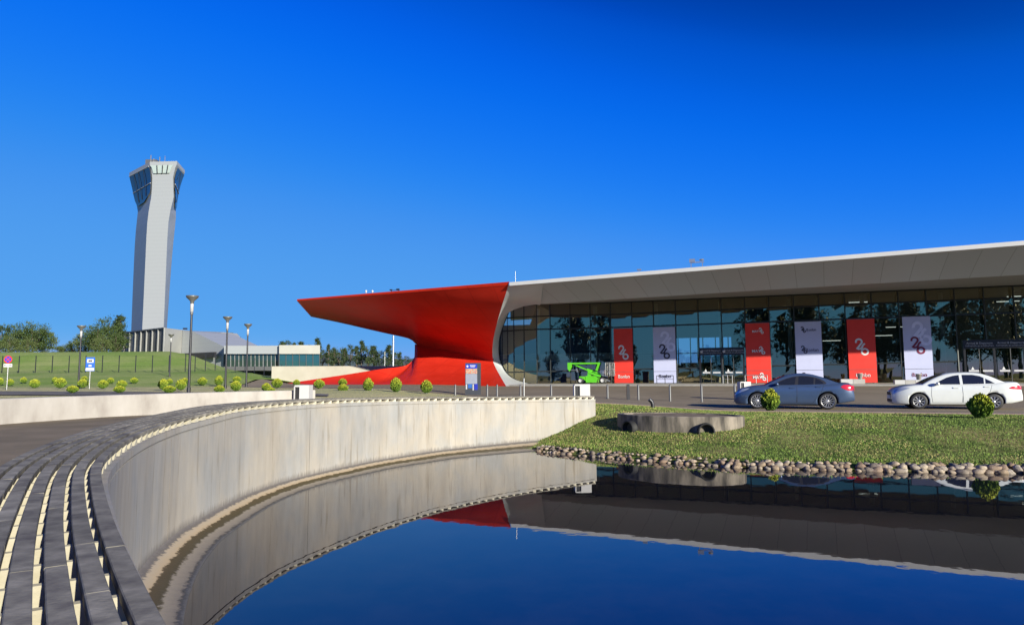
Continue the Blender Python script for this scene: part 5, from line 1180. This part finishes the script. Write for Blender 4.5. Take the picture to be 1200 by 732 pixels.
def near_shape(d, r, rs):
    lump = 1+.30*noise.noise(Vector(d)*2.8); z = d[2]; w_ = (1.0-.34*max(0,z)**1.4); return np.array([d[0]*r*w_*lump*.47, d[1]*r*w_*lump*.47, .53+z*r*.5]), rs.uniform(.6,1.3)
NEARFOL = leafy('foliage', 3200, .12, near_shape, MT['thuja'], seed=9, updir=1.5)
CORE = coremesh(); stb = MB(); stb.tube([(0,0,-.15),(0,0,.2)],[.05,.04],8); STM = bpy.data.meshes.new('stem'); STM.from_pydata(stb.v,[],stb.f); STM.materials.append(MT['bark'])
def shrub(px, py_c, wpx, hpx, label, group='round yellow green shrubs', loc=None, Y=None):
    if loc is None:
        base = hit(px, py_c+hpx*.5)
        if Y: a,_ = ray(px, py_c); base = Vector((a*Y, Y, min(at(px,py_c+hpx*.5,Y).z, 9)))
    else: base = loc
    w_ = wpx*base.y/F; h = hpx*base.y/F; e = empty('round_shrub', base, random.uniform(0,6.3), label, 'shrub', group); v_ = random.uniform(.9,1.1) if wpx < 15 else 1.0; e.scale = (w_*v_*random.uniform(.92,1.08), w_*v_, h/1.08*random.uniform(.95,1.12))
    for nm, me in (('foliage', random.choice(FOL)),('inner_foliage',CORE),('stem',STM)): o = bpy.data.objects.new(nm, NEARFOL if (nm == 'foliage' and wpx > 15) else me); C.objects.link(o); o.parent = e
SH = [(.5,448,6,8),(11.4,448.5,7.3,8),(27.5,446,6.6,6.5),(40.3,450,9.8,10),(64.5,446,6.6,6.5),(70.6,450,10.8,11),(85,456.3,11.8,8.5),(96.6,449.6,11,11),(98.8,443.8,6.4,6),(120.5,450.8,9.6,10),(129.5,446.6,6.8,6.5),(142.5,450.3,10.6,9.5),(140,456.3,11.4,8),(157,446.3,7.2,7),
      (190.7,451.3,11.6,11.6),(198.5,456.3,12,8.5),(198.5,447.3,6.8,7),(211.7,452,11.6,11.5),(216.3,446.6,7.6,8),(237,447.5,9,9),(256.3,447,8.8,11),(257,456.6,11.4,8),(277.6,444.8,9,7.5),(276.4,452.8,12.4,12),(312,454.2,10,10),(317.4,457.4,9,6),(324.6,450,11.2,10),
      (347.4,449,7,7),(373.8,450.2,10.4,11),(401.5,448.5,9.6,8),(402,455.2,10.4,10.5),(431.4,452.5,12.2,15),(464,452.5,13.4,16),(499.7,454.5,12.4,14.5)]
SL = ['cut off by the left edge of the picture','just right of the no stopping sign','small far one, third from the left','fourth from the left, alone in the middle lawn','small far one left of the lamp at the bus stop sign','larger one left of the lamp post by the bus stop sign','low front one at the foot of the lamp by the bus stop sign','just left of the bus stop sign pole','small one behind the shrub at the bus stop sign','first large one to the right of the bus stop sign','small far one right of the bus stop sign','larger back one of the touching pair right of the bus stop sign','low front one of the touching pair right of the bus stop sign','small far one alone between the bus stop sign and the tallest lamp',
      'large, left end of the cluster at the tallest lamp','low front one of the cluster at the tallest lamp','small one behind the cluster at the tallest lamp','large one touching the tallest lamp post','small far one just left of the tallest lamp post','alone right of the tallest lamp post','back one left of the second lamp post','low front one left of the second lamp post','small back one left of the third lamp post','large front one left of the third lamp post','left one of three below the pale boundary wall','low front one of three below the pale boundary wall','back one of three below the pale boundary wall',
      'small one behind the left litter bin','between the left litter bin and the stacked pair','upper back one of the stacked pair before the red base','lower front one of the stacked pair before the red base','in front of the red canopy base, first right of the stacked pair','tallest one in front of the middle of the red canopy base','nearest to the information totem']
for i, (s_, l_) in enumerate(zip(SH, SL)):
    kw = {}
    if s_[0] > 395: kw = dict(Y=39 if i != 29 else 46)
    elif s_[1] > 455: kw = dict(Y=33.5)
    shrub(*s_, 'round shrub, '+l_, **kw)
for px, py, w_, h_, Y, lab in ((903,469.3,18.5,23,26.6,'round yellow green shrub on the bank in front of the blue car'),(1149.5,477,25,31,21.9,'large round yellow green shrub on the bank in front of the white car')):
    a,_ = ray(px,480); x = a*Y; base = Vector((x,Y,bankz(x,Y)-.02)); e_top = at(px,py-h_/2,Y).z; hh = e_top-base.z
    shrub(px, py, w_, hh*F/Y, lab, loc=base)

# ------------------------------------------------------------------ trees
def tree_mesh(seed, H, cr, nclump, nleaf, ls, mat, kind='round'):
    rs = np.random.default_rng(seed); trunk = MB(); th = H*(.35 if kind == 'round' else .75); trunk.tube([(0,0,-.5),(rs.uniform(-.2,.2),0,th*.5),(rs.uniform(-.3,.3),rs.uniform(-.3,.3),th),(rs.uniform(-.5,.5),rs.uniform(-.5,.5),H*.93)],[H*.025,H*.02,H*.014,H*.004],8)
    V = []; Fc = []; cl = []
    for i in range(nclump):
        if kind == 'round':
            d = rs.normal(size=3); d /= np.linalg.norm(d); rr = rs.uniform(.25,1)**.45; c = np.array([d[0]*cr*rr, d[1]*cr*rr, H*.60+d[2]*H*.36*rr]); s_ = cr*rs.uniform(.16,.34)
        else:
            t = rs.uniform(.22,1)**.8; a_ = rs.uniform(0,6.28); rr = cr*(1-t)**.65*rs.uniform(.25,1)+.1; c = np.array([math.cos(a_)*rr, math.sin(a_)*rr, H*t]); s_ = cr*rs.uniform(.14,.28)
        cl.append((c, s_))
        if i < 14: trunk.tube([(0,0,min(c[2]*.62,th)),tuple(c)],[H*.008,H*.002],5)
    for i in range(nleaf):
        c, s_ = cl[rs.integers(len(cl))]; p = c+rs.normal(size=3)*s_*np.array([.55,.55,.42]); n = rs.normal(size=3); n /= np.linalg.norm(n); a_ = np.cross(n, rs.normal(size=3)); a_ /= np.linalg.norm(a_); b_ = np.cross(n, a_); l = ls*rs.uniform(.6,1.4); k_ = len(V)
        V += [p-a_*l, p+b_*l*.6, p+a_*l, p-b_*l*.6]; Fc.append((k_,k_+1,k_+2,k_+3))
    me = bpy.data.meshes.new('crown'); me.from_pydata([tuple(v) for v in V], [], Fc); me.materials.append(mat)
    mt = bpy.data.meshes.new('trunk'); mt.from_pydata(trunk.v,[],trunk.f); mt.materials.append(MT['bark']); return me, mt
TM = [tree_mesh(11,10,4.6,70,5200,.17,MT['leaf']), tree_mesh(12,10,4.0,60,4600,.17,MT['leaf2']), tree_mesh(13,10,3.4,46,3000,.17,MT['leaf']), tree_mesh(14,10,2.6,60,3600,.15,MT['pine'],'cone'), tree_mesh(15,10,3.0,26,1500,.17,MT['pine']), tree_mesh(16,10,1.9,44,2400,.15,MT['pine'],'cone')]
def tree(px, pyt, pyb, Z, k_, label, group=None, wide=1.0, pos=None, H=None):
    if pos is None: a = at(px,pyt,Z); zb = at(px,pyb,Z).z-1; H_ = a.z-zb; loc = (a.x,Z,zb)
    else: H_ = H; loc = pos
    e = empty('tree', loc, random.uniform(0,6.3), label, 'tree', group); s_ = H_/10; e.scale = (s_*wide,s_*wide,s_)
    for nm, me in (('crown',TM[k_][0]),('trunk',TM[k_][1])): o = bpy.data.objects.new(nm, me); C.objects.link(o); o.parent = e
LT = [(2,378,418,150,2,.9,'tree at the left edge behind the mound'),(22,379,418,150,0,.9,'wide dense tree behind the mound, left part of the left clump'),(40,377,418,146,0,.9,'tallest dense tree of the left clump behind the mound'),(52,382,418,150,1,.8,'rounded tree closing the right side of the left clump'),
      (12,392,418,140,1,.8,'low bush like tree in front of the left clump'),(33,396,418,140,1,.8,'low tree in front of the tallest of the left clump'),
      (68,404,418,160,2,1.2,'small low tree in the gap between the two clumps'),(78,403,418,160,1,1.2,'small low tree left of the bus stop lamp'),(88,398,418,158,2,1.1,'small tree just behind the lamp by the bus stop sign'),
      (101,385,418,155,1,.8,'pale green tree at the left of the clump by the tower'),(114,380,418,152,0,.8,'medium tree in the middle of the clump by the tower'),(127,372,418,156,0,.75,'tall dark tree of the clump left of the tower'),(141,371,418,160,3,1.2,'tallest dark tree touching the tower shaft'),(120,392,418,145,1,.8,'low pale tree before the clump left of the tower'),(137,388,418,150,2,.8,'dark tree beside the louvred building'),
      (267,388,412,190,4,.9,'flat topped pine behind the sloped roof'),(276,391,412,195,4,.9,'second flat topped pine right of the sloped roof'),(283,399,412,200,4,.8,'small pine behind the pavilion roof')]
for px, pt, pb, Z, k_, wd, lab in LT: tree(px, pt, pb, Z, k_, lab, 'trees beyond the grass mound', wd)
for i, (px, pt) in enumerate([(331,401),(337,397),(345,402),(353,401),(362,402),(372,397),(379,408),(385,404),(392,409),(398,405),(404,409),(411,402),(418,406),(424,400),(431,403),(438,406),(444,409),(451,412),(456,405),(463,411),(469,413),(476,416)]):
    tree(px, pt, 431, 170+random.uniform(-15,20), [3,4,5,3,2][i%5], 'slender dark pine, %s in the row seen under the red canopy' % (('leftmost' if i == 0 else 'rightmost' if i == 21 else ['','second','third','fourth','fifth','sixth','seventh','eighth','ninth','tenth','eleventh','twelfth','thirteenth','fourteenth','fifteenth','sixteenth','seventeenth','eighteenth','nineteenth','twentieth','twenty-first'][i]+' from the left')), 'pines seen under the red canopy', .9 if i%3 else 1.2)
# trees behind the photographer, mirrored in the glass front
tn = 0
for i in range(62):
    x = -165+i*3.45+random.uniform(-2,2); y = random.choice([-62,-72,-84])+random.uniform(-5,5); H_ = (random.uniform(15,23)+random.choice([0,4]) if x > -34 else random.uniform(8,12)); y -= 10
    if x > 46: continue
    tree(0,0,0,0,[3,5,0,3,4,5][i%6],'tall dark tree in the row mirrored in the glass front','trees mirrored in the glass front',.9,pos=(x,y,1.0),H=H_)
# tall masts by the pines
for px, pt, lab in ((461,393,'thick pale floodlight mast beyond the pines, under the red canopy'),(451,412,'thin pale mast left of the thick floodlight mast')):
    a = at(px,pt,150); b = MB(); b.tube([(0,0,0),(0,0,a.z)],[.28,.2] if pt < 400 else [.1,.08],8); 
    if pt < 400: b.box((0,0,a.z-8.2),(.9,.5,.6))
    o = b.build('mast', MT['steel']); o.location = (a.x,150,0); tag(o,lab,'mast')
# distant hill
b = MB(); rows = []
for j, Y in enumerate((4200,4800,5600,6500)):
    rows.append([(x, Y, (0 if j in (0,) else [0,90,190,60][j]*(1+.5*noise.noise(Vector((x*.0012,j*.7,0)))+.3*noise.noise(Vector((x*.004,j,2)))))) for x in np.linspace(-3500,1200,60)])
b.grid(rows, smooth=True); b.build('hills', noisy('hill_forest',[(.05,.08,.07),(.09,.12,.11)],.004,.95))['kind'] = 'structure'
